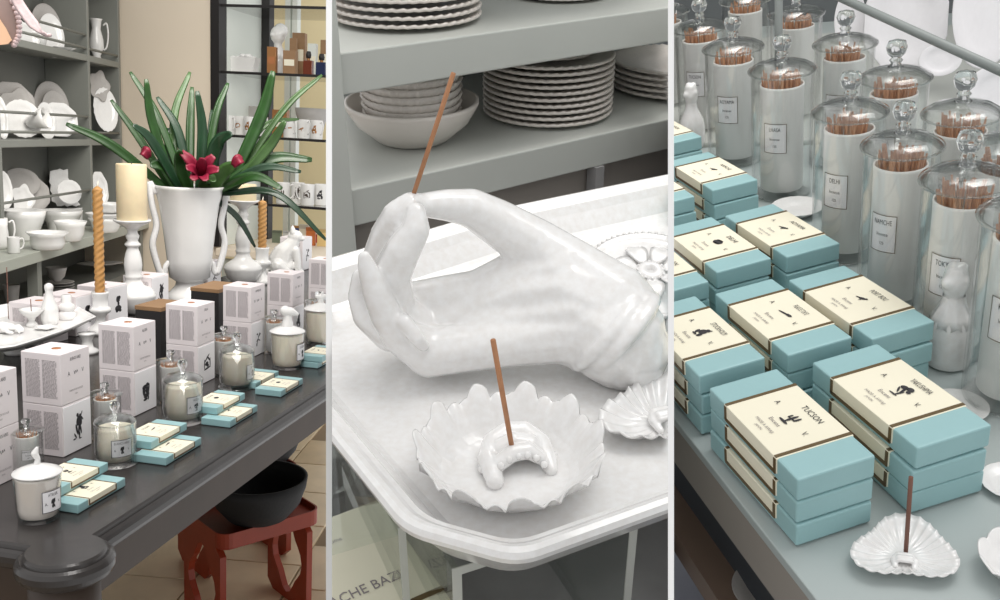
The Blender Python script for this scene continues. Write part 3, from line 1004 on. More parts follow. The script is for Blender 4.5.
solo(B1, 'bowl', MB().lathe(bowl_prof(B1.hm(P, 12), B1.vm(P, 20), .4), 30), CER, 'deep white bowl tipped forward on the middle shelf', 'bowl', Matrix.Translation(P + Z * B1.vm(P, 13)) @ SM.to_3x3().to_4x4() @ Matrix.Rotation(radians(72), 4, 'X'))
P = L1(64, 58, .05); P.z = z1 + .004
solo(B1, 'shell_dish', mesh_of(('plate', 'lobed', .3), lambda: plate_mesh('lobed', .3)), CER, 'white lobed dish lying at the front of the top shelf', 'dish', xf(P, 20, (B1.hm(P, 12), B1.hm(P, 8), B1.hm(P, 9))))
P = L1(40, 60, .06); P.z = z1 + .002
solo(B1, 'bowl', MB().lathe(bowl_prof(B1.hm(P, 10), B1.vm(P, 12), .6), 26), CER, 'small white bowl on the top shelf under the white plate', 'bowl', xf(P))

# under the counter
zb = -.155
for (px, py, rr, hh, lab) in ((13, 345, 9, 26, 'grey funnel-shaped cup in the dark under the counter'), (57, 306, 11, 14, 'grey footed bowl on plates under the counter')):
    P = B1.onp(px, py - 20, ca - N1 * .14, N1); P.z = zb if px < 20 else zb + .05
    solo(B1, 'cup', MB().lathe(bowl_prof(B1.hm(P, rr), B1.vm(P, hh), .35, .3), 24), CERG, lab, 'cup', xf(P))
for k in range(4):
    P = B1.onp(60, 290, ca - N1 * .14, N1); P.z = zb + .012 * k
    solo(B1, 'plate', pm('round', .10), CERG, ('lowest', 'second', 'third', 'topmost')[k] + ' of four grey plates stacked under the counter', 'plate', xf(P, 0, B1.hm(P, 15)), 'plates stacked under the counter')
P = B1.onp(100, 262, ca - N1 * .16, N1)
solo(B1, 'platter', pm('round', .10), CERG, 'large grey oval platter lying in the dark under the counter', 'platter', xf((P.x, P.y, zb + .04), 20, (B1.hm(P, 24), B1.hm(P, 14), .1)))

# ------------------------------------------------------------------ goods in the glass cabinet
def cab_pos(px, k, off=.14):
    P = R1(px, 100, off); P.z = SZ[k]
    return P


def box_goods(px, k, wpx, hpx, label, material, off=.14, dw=.7, stripe=None):
    P = cab_pos(px, k, off); w, h = B1.hm(P, wpx), B1.vm(P, hpx)
    t = thing(B1, 'carton', label, 'box', xf(P, YAW_W + 8), 'small cartons in the glass cabinet')
    part('body', MB().box((0, 0, h / 2), (w, w * dw, h), bev=.001), material, t)
    part('paper_label', MB().box((0, -w * dw / 2 - .0006, h * .5), (w * .8, .001, h * .26)), stripe or CREAM, t)
    return t


box_goods(299, 1, 13, 44, 'tall kraft carton, tallest in the glass cabinet', KRAFT, .3)
box_goods(293, 1, 7, 38, 'narrow kraft carton with pale label beside the tallest carton', KRAFT, .22)
box_goods(290, 1, 13, 24, 'wide kraft carton with cream label at the front of the glass shelf', KRAFT, .1)
box_goods(312, 1, 9, 34, 'pale blue carton behind the brown bottle', PALEW, .28)
box_goods(324, 1, 8, 38, 'brown carton behind the dark blue bottle', KRAFT, .28)
GOLD = mat('gold_foil', (176, 124, 78), 0.35, metal=.6)
box_goods(272, 1, 9, 27, 'copper gold carton beside the white bust', GOLD, .1, .8, COPPER)


def bottle(px, k, wpx, hpx, label, material):
    P = cab_pos(px, k, .08); w, h = B1.hm(P, wpx), B1.vm(P, hpx)
    t = thing(B1, 'perfume_bottle', label, 'bottle', xf(P, YAW_W), 'perfume bottles in the glass cabinet')
    part('flask', MB().box((0, 0, h * .31), (w, w * .5, h * .62), bev=w * .06), material, t)
    part('neck', MB().lathe([(0, h * .6), (w * .16, h * .6), (w * .16, h * .72), (0, h * .72)], 12), GOLD, t)
    part('stopper', MB().lathe([(0, h * .7), (w * .24, h * .72), (w * .28, h * .85), (w * .2, h), (0, h)], 14), BLACK, t)


AMBER = mat('amber_liquid', (112, 52, 34), .15, coat=.6); NAVY = mat('navy_liquid', (40, 48, 82), .15, coat=.6)
bottle(308, 1, 10, 24, 'amber perfume bottle with a black stopper on the glass shelf', AMBER)
bottle(321, 1, 11, 22, 'dark blue perfume bottle with a black stopper on the glass shelf', NAVY)
P = cab_pos(241, 1, .14); w = B1.hm(P, 38); h = B1.vm(P, 16)
t = thing(B1, 'trough_dish', 'long white trough dish full of white pieces on the glass shelf', 'dish', xf(P, YAW_W))
part('trough', MB().loft([[(x * w * k, y * w * .32 * k, z) for x, y in ((-.5, -.5), (.5, -.5), (.5, .5), (-.5, .5))] for k, z in ((.8, 0), (.82, .003), (1, h), (.95, h), (.8, h * .3))]), CER, t)
for i in range(6):
    part('ceramic_piece', mesh_of('piece', lambda: MB().lathe([(0, 0), (.02, .002), (.024, .012), (.016, .022), (0, .024)], 12)), CER, t, xf(((i - 2.5) * w * .14, 0, h * .8 + (.012 if i in (3, 4) else 0)), 30 * i))
P = cab_pos(278, 1, .24); s = B1.vm(P, 46) / .2; P.z += .032 * s
solo(B1, 'bust', blob_mesh('bust', [[((0, 0, .0), .03), ((0, 0, .03), .034), ((0, 0, .075), .026)], [((0, 0, .07), .018), ((0, -.004, .11), .018)], [((0, -.004, .145), (.033, .036, .042))], [((0, -.04, .142), .008)],
                                    [((.0, .012, .165), (.036, .03, .034))], [((-.022, .0, .155), .02), ((.022, .0, .155), .02)], [((0.03, 0, .05), .02), ((-.03, 0, .05), .02)]], .004, 4), CER, 'white sculpted bust with curly hair in the glass cabinet', 'bust', xf(P, YAW_W - 20, s))
for i, (px, mk) in enumerate(((229, 'bird'), (240, 'chest'), (250, 'bear'), (262, 'bird'), (290, 'arrow'), (304, 'bird'), (317, 'bear'))):
    P = cab_pos(px, 2, .12 + .04 * (i % 2))
    mug(B1, P, B1.hm(P, 6.3), B1.vm(P, 19), ('first', 'second', 'third', 'fourth', 'fifth', 'sixth', 'seventh')[i] + ' mug from the black post on the middle glass shelf', -60, 'decorated mugs on the middle glass shelf', mark=(mk, GOLD, -30))
for i, (px, mk) in enumerate(((284, 'cactus'), (299, 'dancers'), (309, 'house'), (323, 'bear'))):
    P = cab_pos(px, 3, .1 + .06 * (i % 2))
    mug(B1, P, B1.hm(P, 7), B1.vm(P, 21), ('mug with a small figure nearest the black post on the lowest glass shelf', 'mug half hidden behind the house mug', 'mug with a brown house picture on the lowest glass shelf', 'mug with a dark picture at the right end of the lowest glass shelf')[i], (0, -40, 160, 0)[i],
        'picture mugs on the lowest glass shelf', mark=(mk, APRON if i != 3 else INK, -20))
box_goods(253, 2, 13, 29, 'plain grey carton on the middle glass shelf', CERG, .34)
t = box_goods(281, 2, 15, 27, 'gold woven carton on the middle glass shelf behind the leaves', GOLD, .3)
P = cab_pos(312, 2, .36)
solo(B1, 'bowl', MB().lathe(bowl_prof(B1.hm(P, 17), B1.vm(P, 30), .3), 24), CERG, 'grey angular bowl at the back of the middle glass shelf', 'bowl', xf(P))
colsx = [((214, 120, 60), 311, 18), ((88, 104, 168), 300, 13), ((232, 222, 204), 304, 20), ((196, 60, 60), 318, 8), ((240, 206, 140), 322, 17), ((238, 238, 238), 288, 9), ((120, 130, 110), 277, 12), ((222, 160, 92), 296, 15)]
nm = ['orange', 'blue', 'cream', 'red', 'golden yellow', 'white', 'grey green', 'tan']
for i, (c, px, hp) in enumerate(colsx):
    P = R1(px, 240, .5 if i % 2 else .36); P.z = zk; w, h = B1.hm(P, 9), B1.vm(P, hp)
    t = thing(B1, 'gift_box', nm[i] + ' small box standing on the cream counter under the glass cabinet', 'box', xf(P, YAW_W + 10), 'coloured boxes on the cream counter')
    part('body', MB().box((0, 0, h * .4), (w, w * .6, h * .8), bev=.001), mat('gift_' + nm[i].replace(' ', '_'), c, .5), t)
    part('lid', MB().box((0, 0, h * .9), (w * 1.04, w * .64, h * .2), bev=.001), mat('giftlid_' + nm[i].replace(' ', '_'), tuple(int(v * .85) for v in c), .5), t)

# ------------------------------------------------------------------ goods on the dark table
BY = 90 - AZ            # candle boxes: local front (-Y) faces along the short side towards the aisle
BOXYAW = YAW_T


def box_at(px, py, z):
    """box centre from the pixel of its front top corner at height z (corner between the printed front and side)"""
    C = B1.on(px, py, z)
    m = Matrix.Rotation(radians(BOXYAW), 4, 'Z')
    c = C - m @ Vector((-BW / 2, -BW / 2, 0))
    return Vector((c.x, c.y, 0))


ORD = [('A', 60, 355.5, 'BUENOS AIRES', 'dancers', 'nearest stack with the dancing couple'), ('B', 133, 327.5, 'ALGER', 'stove', 'stack with the black square picture'),
       ('C', 197, 307, 'DELHI', 'house', 'stack with the house drawing'), ('D', 251, 288, 'HONFLEUR', 'branch', 'stack with the branch drawing'),
       ('E', 293, 275, 'MANTES', 'bear', 'stack below the cat figurine')]
for k, px, py, city, icon, where in ORD:
    c = box_at(px, py, 2 * BH)
    candle_box(B1, xf((c.x, c.y, 0), BOXYAW), 'white candle box, lower one of the ' + where, None, icon, False)
    candle_box(B1, xf((c.x, c.y, BH + .0006), BOXYAW), 'white candle box, upper one of the ' + where, city, None, True)
c = box_at(-20, 379, 2 * BH)
candle_box(B1, xf((c.x, c.y, 0), BOXYAW), 'white candle box cut by the photo edge, lower of two', 'BUENOS AIRES', None, False)
candle_box(B1, xf((c.x, c.y, BH + .0006), BOXYAW), 'white candle box cut by the photo edge, upper of two', 'BUENOS AIRES', None, True)
c = box_at(332, 261, 2 * BH)
candle_box(B1, xf((c.x, c.y, 0), BOXYAW), 'far white candle box right of the cat, lower of two', None, 'house', False)
candle_box(B1, xf((c.x, c.y, BH + .0006), BOXYAW), 'far white candle box right of the cat, upper of two', 'SEVILLE', None, True)

# second row behind, seen over the tray
for i, (px, py, icon, where) in enumerate(((41, 304, None, 'behind the ceramic tray'), (74, 296, 'bust', 'behind the small stacked jar'), (106, 287, 'bust', 'left of the turned candlestick'),
                                           (150, 277, 'dancers', 'between candlestick and vase'), (206, 262, 'branch', 'right of the vase foot'))):
    c = box_at(px, py, BH * 1.2)
    candle_box(B1, xf((c.x, c.y, 0), BOXYAW, (1.25, 1.25, 1.2)), 'white candle box in the back row ' + where, None, icon, True, 'back row of candle boxes')
c = box_at(301, 238, BH * 1.5)
candle_box(B1, xf((c.x, c.y, .0), BOXYAW, (1.3, 1.3, 1.5)), 'tall white candle box standing behind the cat figurine', None, 'branch', False, 'back row of candle boxes')

# black cartons with kraft lids
for (px, py, z, w, lab) in ((160, 303, .14, .075, 'black box with a kraft lid between the candlestick and the vase'), (216, 285, .14, .09, 'black box with a kraft lid right of the vase')):
    P = B1.on(px, py, z)
    t = thing(B1, 'kraft_lid_box', lab, 'box', xf((P.x, P.y, 0), BOXYAW), 'black boxes with kraft lids')
    part('carton', MB().box((0, 0, z * .46), (w * 1.5, w, z * .92), bev=.0015), BLACK, t)
    part('lid', MB().box((0, 0, z * .96), (w * 1.52, w * 1.03, z * .08), bev=.001), KRAFT, t)

# candles
def fit(b, px, py, wpx, wm, z=0.0):
    P = b.on(px, py, z)
    return P, b.hm(P, wpx) / wm


P, s = fit(B1, 39, 518, 52, .079)
lidded_candle(B1, xf(P, 0, s), 'white candle with a bud-shaped lid knob at the front corner of the table', 'ATELIER', 'head', 'bud', ang=44)
for px, py, w, city, icon, lab, ang in ((116, 463, 46, 'BUENOS AIRES', 'head', 'glass cloche candle in front of the dancing couple boxes', 22), (183, 421, 44, 'ALGER', 'bonsai', 'glass cloche candle in front of the black square picture box', 42),
                                        (237, 387, 38, 'DELHI', 'head', 'glass cloche candle in front of the house drawing box', 62)):
    P, s = fit(B1, px, py, w, .086)
    glass_candle(B1, xf(P, 0, s), lab, city, icon, ang)
P, s = fit(B1, 287, 367, 36, .079)
lidded_candle(B1, xf(P, 0, s), 'cream candle whose white lid carries a bird head', 'LUGANO', 'head', 'bird', WAX, 55, 'x')
P, s = fit(B1, 320, 343, 34, .079)
lidded_candle(B1, xf(P, 0, s), 'cream candle with a leafy lid knob at the far end of the table', 'CABOURG', 'head', 'leafy', WAX, 60, 'x')

for i, (px, py, w, lab) in enumerate(((28, 474, 38, 'beside the nearest candle box'), (106, 437, 36, 'behind the glass cloche candle of the dancers'), (171, 402, 33, 'between the second and third box stacks'),
                                      (224, 374, 30, 'between the third and fourth box stacks'), (274, 352, 26, 'behind the bird head candle'), (318, 338, 28, 'behind the leafy lid candle'))):
    P, s = fit(B1, px, py, w, .094)
    s2 = s * .98
    incense_jar(B1, xf(P, 0, (s, s, s * .72)), 'incense canister in the jar ' + lab, 'lidded glass incense jar ' + lab, ('BUENOS AIRES', 'ALGER', 'DELHI', 'HONFLEUR', 'MANTES', 'SEVILLE')[i], 12, i, 'glass incense jars between the candle boxes', 40)

# blue incense boxes lying in pairs along the edge
BL, BWD, BT = .124, .066, .0160


def blue1(px, py, z, label, city, icon, dy=0.0, L=BL, turn=0.0):
    """front corner pixel (top face) of a box whose long axis follows the table edge"""
    C = B1.on(px, py, z + BT)
    m = Matrix.Rotation(radians(YAW_T + turn), 4, 'Z')
    c = C - m @ Vector((-L / 2, -BWD / 2, 0))
    blue_box(B1, xf((c.x, c.y, z), YAW_T + turn), label, city, icon, 'pale blue incense boxes along the table edge', dims=(L, BWD, BT))


blue1(78, 505, 0, 'blue incense box nearest the front corner, lower of two', 'TOKYO', 'bear')
blue1(60, 488, BT + .001, 'blue incense box nearest the front corner, upper of two', 'KYOTO', 'cactus')
blue1(166, 458, 0, 'blue incense box beside the first cloche candle, lower of two', 'LHASA', 'arrow')
blue1(151, 442, BT + .001, 'blue incense box beside the first cloche candle, upper of two', 'OULAN', 'arrow')
blue1(230, 421, 0, 'blue incense box beside the second cloche candle, lower of two', 'PUEBLA', 'bird')
blue1(217, 408, BT + .001, 'blue incense box beside the second cloche candle, upper of two', 'AOYAMA', 'chest')
blue1(281, 391, 0, 'single pale blue incense box in front of the third cloche candle', 'TUCSON', 'chest')
blue1(256, 383, 0, 'pale blue incense box tucked behind the single one', 'MOSCOU', 'bird')
blue1(318, 363, 0, 'blue incense box at the far table end, lower of two', 'LIMA', 'bird')
blue1(322, 357, BT + .001, 'blue incense box at the far table end, upper of two', 'OSAKA', 'bird')

# candlesticks and tapers
P = B1.on(134, 313); sz = B1.vm(P, 92) / .222; sr = B1.hm(P, 38) / .077
candlestick(B1, xf(P), 'turned white candlestick in front of the vase carrying the large pillar candle', sr, sz)
pillar_candle(B1, xf(P + Z * (.2195 * sz)), 'large ivory pillar candle left of the vase', B1.hm(P, 15.3), B1.vm(P, 54))
P = B1.on(243, 284); sz = B1.vm(P, 83) / .222; sr = B1.hm(P, 32) / .077
candlestick(B1, xf(P), 'smaller turned white candlestick right of the vase', sr, sz)
pillar_candle(B1, xf(P + Z * (.2195 * sz)), 'short ivory pillar candle right of the vase under the leaves', B1.hm(P, 13.2), B1.vm(P, 16))
P = B1.on(101, 333); s = B1.vm(P, 50) / .096
taper_holder(B1, xf(P), 'white holder of the tall twisted candle beside the tray', s * .82)
h = B1.vm(P, 97)
twisted_candle(B1, xf(P + Z * (.0785 * s * .82)), 'tall twisted ochre candle left of the pillar candle', h + B1.vm(P, 12), B1.hm(P, 5.0))
P = B1.on(262, 283); s = B1.vm(P, 42) / .096
taper_holder(B1, xf(P), 'white holder of the twisted candle beside the cat', s * .85)
twisted_candle(B1, xf(P + Z * (.0785 * s * .85)), 'twisted ochre candle beside the cat figurine', B1.vm(P, 52), B1.hm(P, 4.2))

# cat figurine
P = B1.on(284, 275)
s = B1.vm(P, 49) / .2
cat_ch = [[((-.01, 0, .035), (.062, .05, .038))], [((-.015, 0, .05), .052), ((-.002, 0, .085), .044), ((.022, 0, .115), .033), ((.035, 0, .135), .027)], [((.042, 0, .155), (.031, .027, .026))], [((.068, 0, .146), (.014, .013, .010))],
          [((.034, -.016, .172), .011), ((.030, -.020, .196), .003)], [((.034, .016, .172), .011), ((.030, .020, .196), .003)],
          [((.045, -.018, .10), .016), ((.055, -.02, .05), .012), ((.058, -.02, .010), .012), ((.070, -.02, .008), .010)], [((.045, .018, .10), .016), ((.055, .02, .05), .012), ((.058, .02, .010), .012), ((.070, .02, .008), .010)],
          [((-.02, -.04, .035), .034), ((.02, -.045, .014), .014), ((.04, -.045, .010), .011)], [((-.02, .04, .035), .034), ((.02, .045, .014), .014), ((.04, .045, .010), .011)],
          [((-.06, 0, .012), .012), ((-.075, -.03, .010), .010), ((-.05, -.065, .010), .009), ((0, -.07, .010), .008)]]
solo(B1, 'cat_figurine', blob_mesh('cat', cat_ch, .003, 4), CER, 'white ceramic cat figurine sitting upright between the boxes', 'figurine', xf(P + Z * .004, -12, s))

# vase with plant
P = B1.on(190, 299)
VP = P.copy()
vh = B1.vm(P, 111); vr = B1.hm(P, 34)
prof = [(vr * .68, 0), (vr * .70, vh * .02), (vr * .62, vh * .06), (vr * .44, vh * .12), (vr * .40, vh * .16), (vr * .52, vh * .185), (vr * .60, vh * .20), (vr * .66, vh * .35), (vr * .76, vh * .6), (vr * .88, vh * .85), (vr * 1.0, vh * .97), (vr * 1.05, vh)]
vase = thing(B1, 'vase', 'large white two-handled urn vase holding the bromeliad plant', 'vase', xf(P))
part('urn', MB().lathe(closed_prof(prof, .008), 40), CER, vase)
for sd in (-1, 1):
    pts = bez([(sd * vr * .98, 0, vh * .93), (sd * vr * 1.16, 0, vh * 1.02), (sd * vr * 1.10, 0, vh * .84), (sd * vr * .98, 0, vh * .66), (sd * vr * 1.10, 0, vh * .50), (sd * vr * .98, 0, vh * .33), (sd * vr * .86, 0, vh * .23), (sd * vr * .76, 0, vh * .24), (sd * vr * .72, 0, vh * .30), (sd * vr * .62, 0, vh * .34)], 6)
    n = len(pts)
    part('handle', MB().tube(pts, [vr * (.10 - .03 * abs(i / n - .5)) for i in range(n)], 8), CERB, vase, Matrix.Rotation(radians(16), 4, 'Z'))
part('soil', MB().lathe([(0, vh * .9), (vr * .86, vh * .9), (0, vh * .93)], 20), APRON, vase)

plant = thing(B1, 'bromeliad', 'bromeliad with long green strap leaves and crimson bracts in the white vase', 'plant', xf(P))
Yv = P.y
BASE = Vector((0, 0, vh * .93))
LV = [  # tip, middle (pixels), depth offset of the tip, width px, root x px, material
    ((130, 72), (158, 118), .05, 8, 186, LEAF), ((146, 79), (152, 122), -.05, 9, 176, LEAF), ((66, 124), (112, 146), -.10, 10, 170, LEAF), ((111, 100), (140, 140), .02, 8, 172, LEAF),
    ((190, 72), (174, 118), .10, 8, 176, LEAF2), ((157, 97), (178, 132), .04, 9, 190, LEAF3), ((192, 87), (190, 130), .08, 9, 190, LEAF), ((197, 91), (202, 132), -.02, 10, 198, LEAF3),
    ((228, 83), (215, 118), .06, 8, 203, LEAF), ((273, 71), (260, 118), -.03, 13, 225, LEAF), ((322, 75), (282, 112), .04, 7, 228, LEAF2), ((285, 121), (268, 148), -.08, 11, 228, LEAF2),
    ((312, 160), (268, 160), -.06, 13, 214, LEAF), ((301, 172), (262, 168), -.12, 9, 212, LEAF3), ((282, 189), (252, 177), -.16, 11, 212, LEAF), ((326, 240), (276, 194), -.14, 8, 222, LEAF3),
    ((133, 125), (152, 142), -.12, 10, 182, LEAF3), ((232, 133), (216, 146), -.10, 14, 204, LEAF3), ((255, 247), (236, 216), .14, 7, 205, LEAF3), ((299, 119), (262, 128), .10, 6, 222, LEAF2),
    ((150, 165), (165, 168), -.06, 14, 180, LEAF), ((178, 150), (180, 166), -.12, 14, 190, LEAF), ((238, 165), (225, 172), -.12, 16, 208, LEAF2), ((214, 182), (208, 178), -.15, 12, 200, LEAF2),
    ((168, 128), (170, 150), .05, 10, 184, LEAF3), ((212, 110), (210, 140), .10, 8, 204, LEAF3),
]
for tip, mid, dy, wpx, rx, m in LV:
    t_ = B1.aty(*tip, Yv + dy) - P
    m_ = B1.aty(*mid, Yv + dy * .55) - P
    r_ = B1.aty(rx, 186, Yv - .01) - P
    r_.z = vh * .94
    pts = bez([r_, m_, t_], 7)
    n = len(pts); w = B1.hm(P, wpx * .88)
    ws = [w * (.75 + .4 * sin(pi * min(i / (n - 1) * 1.15, 1)) * 1.0) * (1 if i < n - 2 else (.9, .55)[i - n + 2]) for i in range(n)]
    part('leaf', MB().strap(pts, ws, .0012, (0.15, -1, .35)), m, plant)
for i, (tip, dy) in enumerate((((181, 152), -.10), ((203, 158), -.15), ((214, 156), -.12), ((219, 170), -.15), ((192, 180), -.16), ((186, 168), -.16), ((243, 160), -.12), ((141, 152), -.06), ((206, 181), -.17))):
    t_ = B1.aty(*tip, Yv + dy) - P
    r_ = (B1.aty(200, 178, Yv - .06) if i not in (6, 7) else B1.aty(tip[0] - (10 if i == 6 else -8), tip[1] + 6, Yv + dy)) - P
    pts = bez([r_, (r_ + t_) * .5 + Vector((0, -.02, .012)), t_], 4); n = len(pts); w = B1.hm(P, 10)
    part('bract', MB().strap(pts, [w * (.5 + .6 * sin(pi * min(k / (n - 1), .92))) for k in range(n)], .0012, (0, -1, .4)), RED, plant)

# ceramic tray on pedestals with small figurines, left
ZT = .085
rim = [(96, 316), (80, 307), (55, 301.5), (30, 300), (0, 305), (-40, 314), (-40, 353), (15, 345.5), (40, 338), (70, 327.5)]
ctr = B1.on(25, 321, ZT)
rp = [B1.on(x, y, ZT) for x, y in rim][::-1]


def ring(k, z):
    return [(ctr.x + (p.x - ctr.x) * k, ctr.y + (p.y - ctr.y) * k, z) for p in rp]


tr = thing(B1, 'ceramic_tray', 'long white faceted ceramic tray on short pedestals holding small figurines', 'tray', Matrix.Identity(4))
part('dish', MB().loft([ring(.70, ZT - .030), ring(.74, ZT - .028), ring(.97, ZT - .008), ring(1.0, ZT - .002), ring(.985, ZT + .001), ring(.95, ZT - .004), ring(.76, ZT - .022)]), CER, tr)
for px in (84, 10):
    q = B1.on(px, 322, ZT)
    part('pedestal', MB().lathe([(0, 0), (.028, 0), (.03, .008), (.016, .016), (.013, .034), (.020, .05), (.024, ZT - .030), (0, ZT - .030)], 18, M=Matrix.Translation((q.x * .97, q.y, 0))), CER, tr)
zt = ZT - .0215
P = B1.on(50, 324, zt); s = B1.vm(P, 41) / .1
solo(B1, 'bottle_figurine', blob_mesh('bottlefig', [[((0, 0, .012), .021), ((0, 0, .035), .020), ((0, 0, .055), .013), ((0, 0, .072), .009), ((0, 0, .082), .009)], [((0, 0, .089), .011)]], .0022, 3), CER, 'white bottle-shaped figurine standing on the ceramic tray', 'figurine', xf(P, 0, s))
P = B1.on(67, 319, zt); s = B1.vm(P, 24) / .06
solo(B1, 'stacked_jar', MB().lathe([(0, 0), (.019, 0), (.021, .004), (.021, .016), (.016, .020), (.014, .022), (.019, .026), (.019, .036), (.013, .040), (.011, .042), (.012, .058), (.010, .060), (0, .060)], 20), CER, 'small white tiered jar beside the bottle figurine on the tray', 'jar', xf(P, 0, s))
P = B1.on(32, 326, zt); s = B1.vm(P, 17) / .045
solo(B1, 'footed_dish', MB().lathe([(0, 0), (.016, 0), (.014, .006), (.007, .014), (.010, .022), (.024, .034), (.031, .045), (.027, .044), (.012, .032), (0, .030)], 22), CER, 'small white footed dish on the ceramic tray', 'dish', xf(P, 0, s))
Pi = P + Z * (.031 * s)
solo(B1, 'incense_stick', MB().tube([(0, 0, 0), (-.001, 0, B1.vm(P, 15))], .0012, 6), INCENSED, 'short dark incense stick standing in the footed dish', 'incense', xf(Pi))
P = B1.on(8, 333, zt)
hs = B1.hm(P, 30) / .1
solo(B1, 'hand_ornament', blob_mesh('hand1', [[((-.05, 0, .02), .020), ((-.02, 0, .022), .024), ((.01, 0, .020), .020)], [((.01, .012, .022), .008), ((.035, .014, .026), .007), ((.05, .012, .012), .006)], [((.01, 0, .022), .008), ((.038, 0, .026), .007), ((.052, -.002, .010), .006)],
                                         [((.01, -.012, .02), .008), ((.034, -.014, .022), .007), ((.046, -.014, .008), .006)], [((-.01, -.02, .018), .009), ((.012, -.032, .012), .007), ((.028, -.032, .008), .006)]], .0022, 3), CER,
     'small white ceramic hand lying on the tray near the photo edge', 'figurine', xf(P, -14, hs))
P = B1.on(9, 330, zt)
solo(B1, 'incense_stick', MB().tube([(0, 0, .03), (.001, 0, B1.vm(P, 62))], .0011, 6), INCENSED, 'long thin dark incense stick rising from the ceramic hand', 'incense', xf(P))
P = B1.on(45, 329, zt)
solo(B1, 'ceramic_medallion', mesh_of(('plate', 'lobed', .2), lambda: plate_mesh('lobed', .2)), CER, 'flat white petal-shaped dish at the front of the tray', 'dish', xf(P, 0, B1.hm(P, 12)))

# ---- stools and bowls under the table
zs = -.47
FLc, FRc, BLc = B1.on(221, 541, zs), B1.on(328, 519, zs), B1.on(188, 517, zs)
sy_ = math.degrees(atan2((FRc - FLc).y, (FRc - FLc).x))
sy_ += 9
sw = (FRc - FLc).length * 1.02; sd_ = 1.3 * abs((BLc - FLc).dot(Vector((-sin(radians(sy_)), cos(radians(sy_)), 0))))
print('stool', sy_, sw, sd_)


def round_rect(w, d, r, z, n=5):
    out = []
    for cx, cy, a0 in ((w / 2 - r, d / 2 - r, 0), (-w / 2 + r, d / 2 - r, 90), (-w / 2 + r, -d / 2 + r, 180), (w / 2 - r, -d / 2 + r, 270)):
        for k in range(n + 1):
            a = radians(a0 + 90 * k / n)
            out.append((cx + r * cos(a), cy + r * sin(a), z))
    return out


def stool(pos, yaw, w, d, label):
    H = pos.z - FLOOR1
    t = thing(B1, 'stool', label, 'stool', xf(pos, yaw), 'red lacquered stools under the table')
    part('seat_tray', MB().loft([round_rect(w * .97, d * .97, .03, -.035), round_rect(w, d, .035, -.032), round_rect(w, d, .035, .012), round_rect(w * .97, d * .96, .032, .012), round_rect(w * .96, d * .95, .03, -.004)]), STOOLR, t)
    for sx in (-1, 1):
        x = sx * w * (.46 if sx < 0 else .40); mb = MB()
        o = [(-d * .45, -H), (-d * .36, -H), (-d * .30, -H * .9), (d * .30, -H * .9), (d * .36, -H), (d * .45, -H), (d * .45, -.03), (-d * .45, -.03)]
        n = 24; outer = []; inner = []
        for k in range(n):
            a = 2 * pi * k / n
            e = 1 / max(abs(cos(a)) / (d * .45), abs(sin(a)) / ((H - .03) / 2))
            outer.append((e * cos(a), -(H + .03) / 2 + e * sin(a)))
            q = 1 + .12 * cos(4 * a)
            inner.append((d * .30 * q * cos(a), -(H + .03) / 2 + (H * .34) * q * sin(a)))
        rings = [[(x - .009, p[0], p[1]) for p in outer], [(x + .009, p[0], p[1]) for p in outer], [(x + .009, p[0], p[1]) for p in inner], [(x - .009, p[0], p[1]) for p in inner]]
        mb.loft(rings + [rings[0]], cap0=False, cap1=False)
        part('side_panel', mb, STOOLR, t)
    return t


sc = FLc + Matrix.Rotation(radians(sy_), 3, 'Z') @ Vector((sw / 2, sd_ / 2, 0))
stool(sc, sy_, sw, sd_, 'red lacquered low stool with cut-out side panels under the table')
sc2 = sc + Matrix.Rotation(radians(sy_), 3, 'Z') @ Vector((sw * .42, sd_ * 1.35, 0))
stool(sc2, sy_, sw, sd_, 'second red lacquered stool behind, cut by the divider')
for (C, px, rp_, lab) in ((B1.on(258, 519, zs), 50, 1, 'large black stone bowl standing on the red stool'), (sc2 + Vector((.08, .02, 0)), 40, 1, 'black bowl on the second red stool')):
    r = B1.hm(C, px); h = r * .95
    solo(B1, 'stone_bowl', MB().lathe(closed_prof([(r * .4, 0), (r * .62, h * .12), (r * .85, h * .42), (r * .97, h * .78), (r, h)], r * .06), 40), BLACKB, lab, 'bowl', xf((C.x, C.y, zs - .003)), 'black bowls under the table')

# ---- pink ornament hanging in front of the top shelf
yo = 2.0
orn = thing(B1, 'hanging_ornament', 'pink ribbon and taupe fabric ornament with a picot edge hanging at the photo corner', 'ornament', Matrix.Identity(4))
pts = bez([B1.aty(10, -14, yo), B1.aty(19, 4, yo), B1.aty(30, 20, yo - .01), B1.aty(41, 33, yo - .02)], 5)
part('ribbon', MB().strap(pts, [B1.hm(pts[0], 12)] * (len(pts) - 3) + [B1.hm(pts[0], 9), B1.hm(pts[0], 7), B1.hm(pts[0], 3)], .003, (0, -1, .1)), PINK, orn)
pts2 = bez([B1.aty(41, 32, yo - .02), B1.aty(46, 35, yo), B1.aty(51, 35, yo)], 3)
part('cord', MB().tube(pts2, .004, 6), PINK, orn)
op = [(-20, -15), (6, -15), (14, 8), (18, 22), (18, 36), (14, 44), (0, 45), (-20, 42)]
f0 = [B1.aty(x, y, yo + .03) for x, y in op]; f1 = [B1.aty(x, y, yo + .05) for x, y in op]
part('fabric', MB().loft([f0, f1]), TAUPE, orn)
op2 = [(-20, 5), (-2, 16), (6, 28), (12, 40), (8, 44), (0, 45), (-20, 42)]
part('lining', MB().loft([[B1.aty(x, y, yo + .015) for x, y in op2], [B1.aty(x, y, yo + .028) for x, y in op2]]), SKIN, orn)
mb = MB()
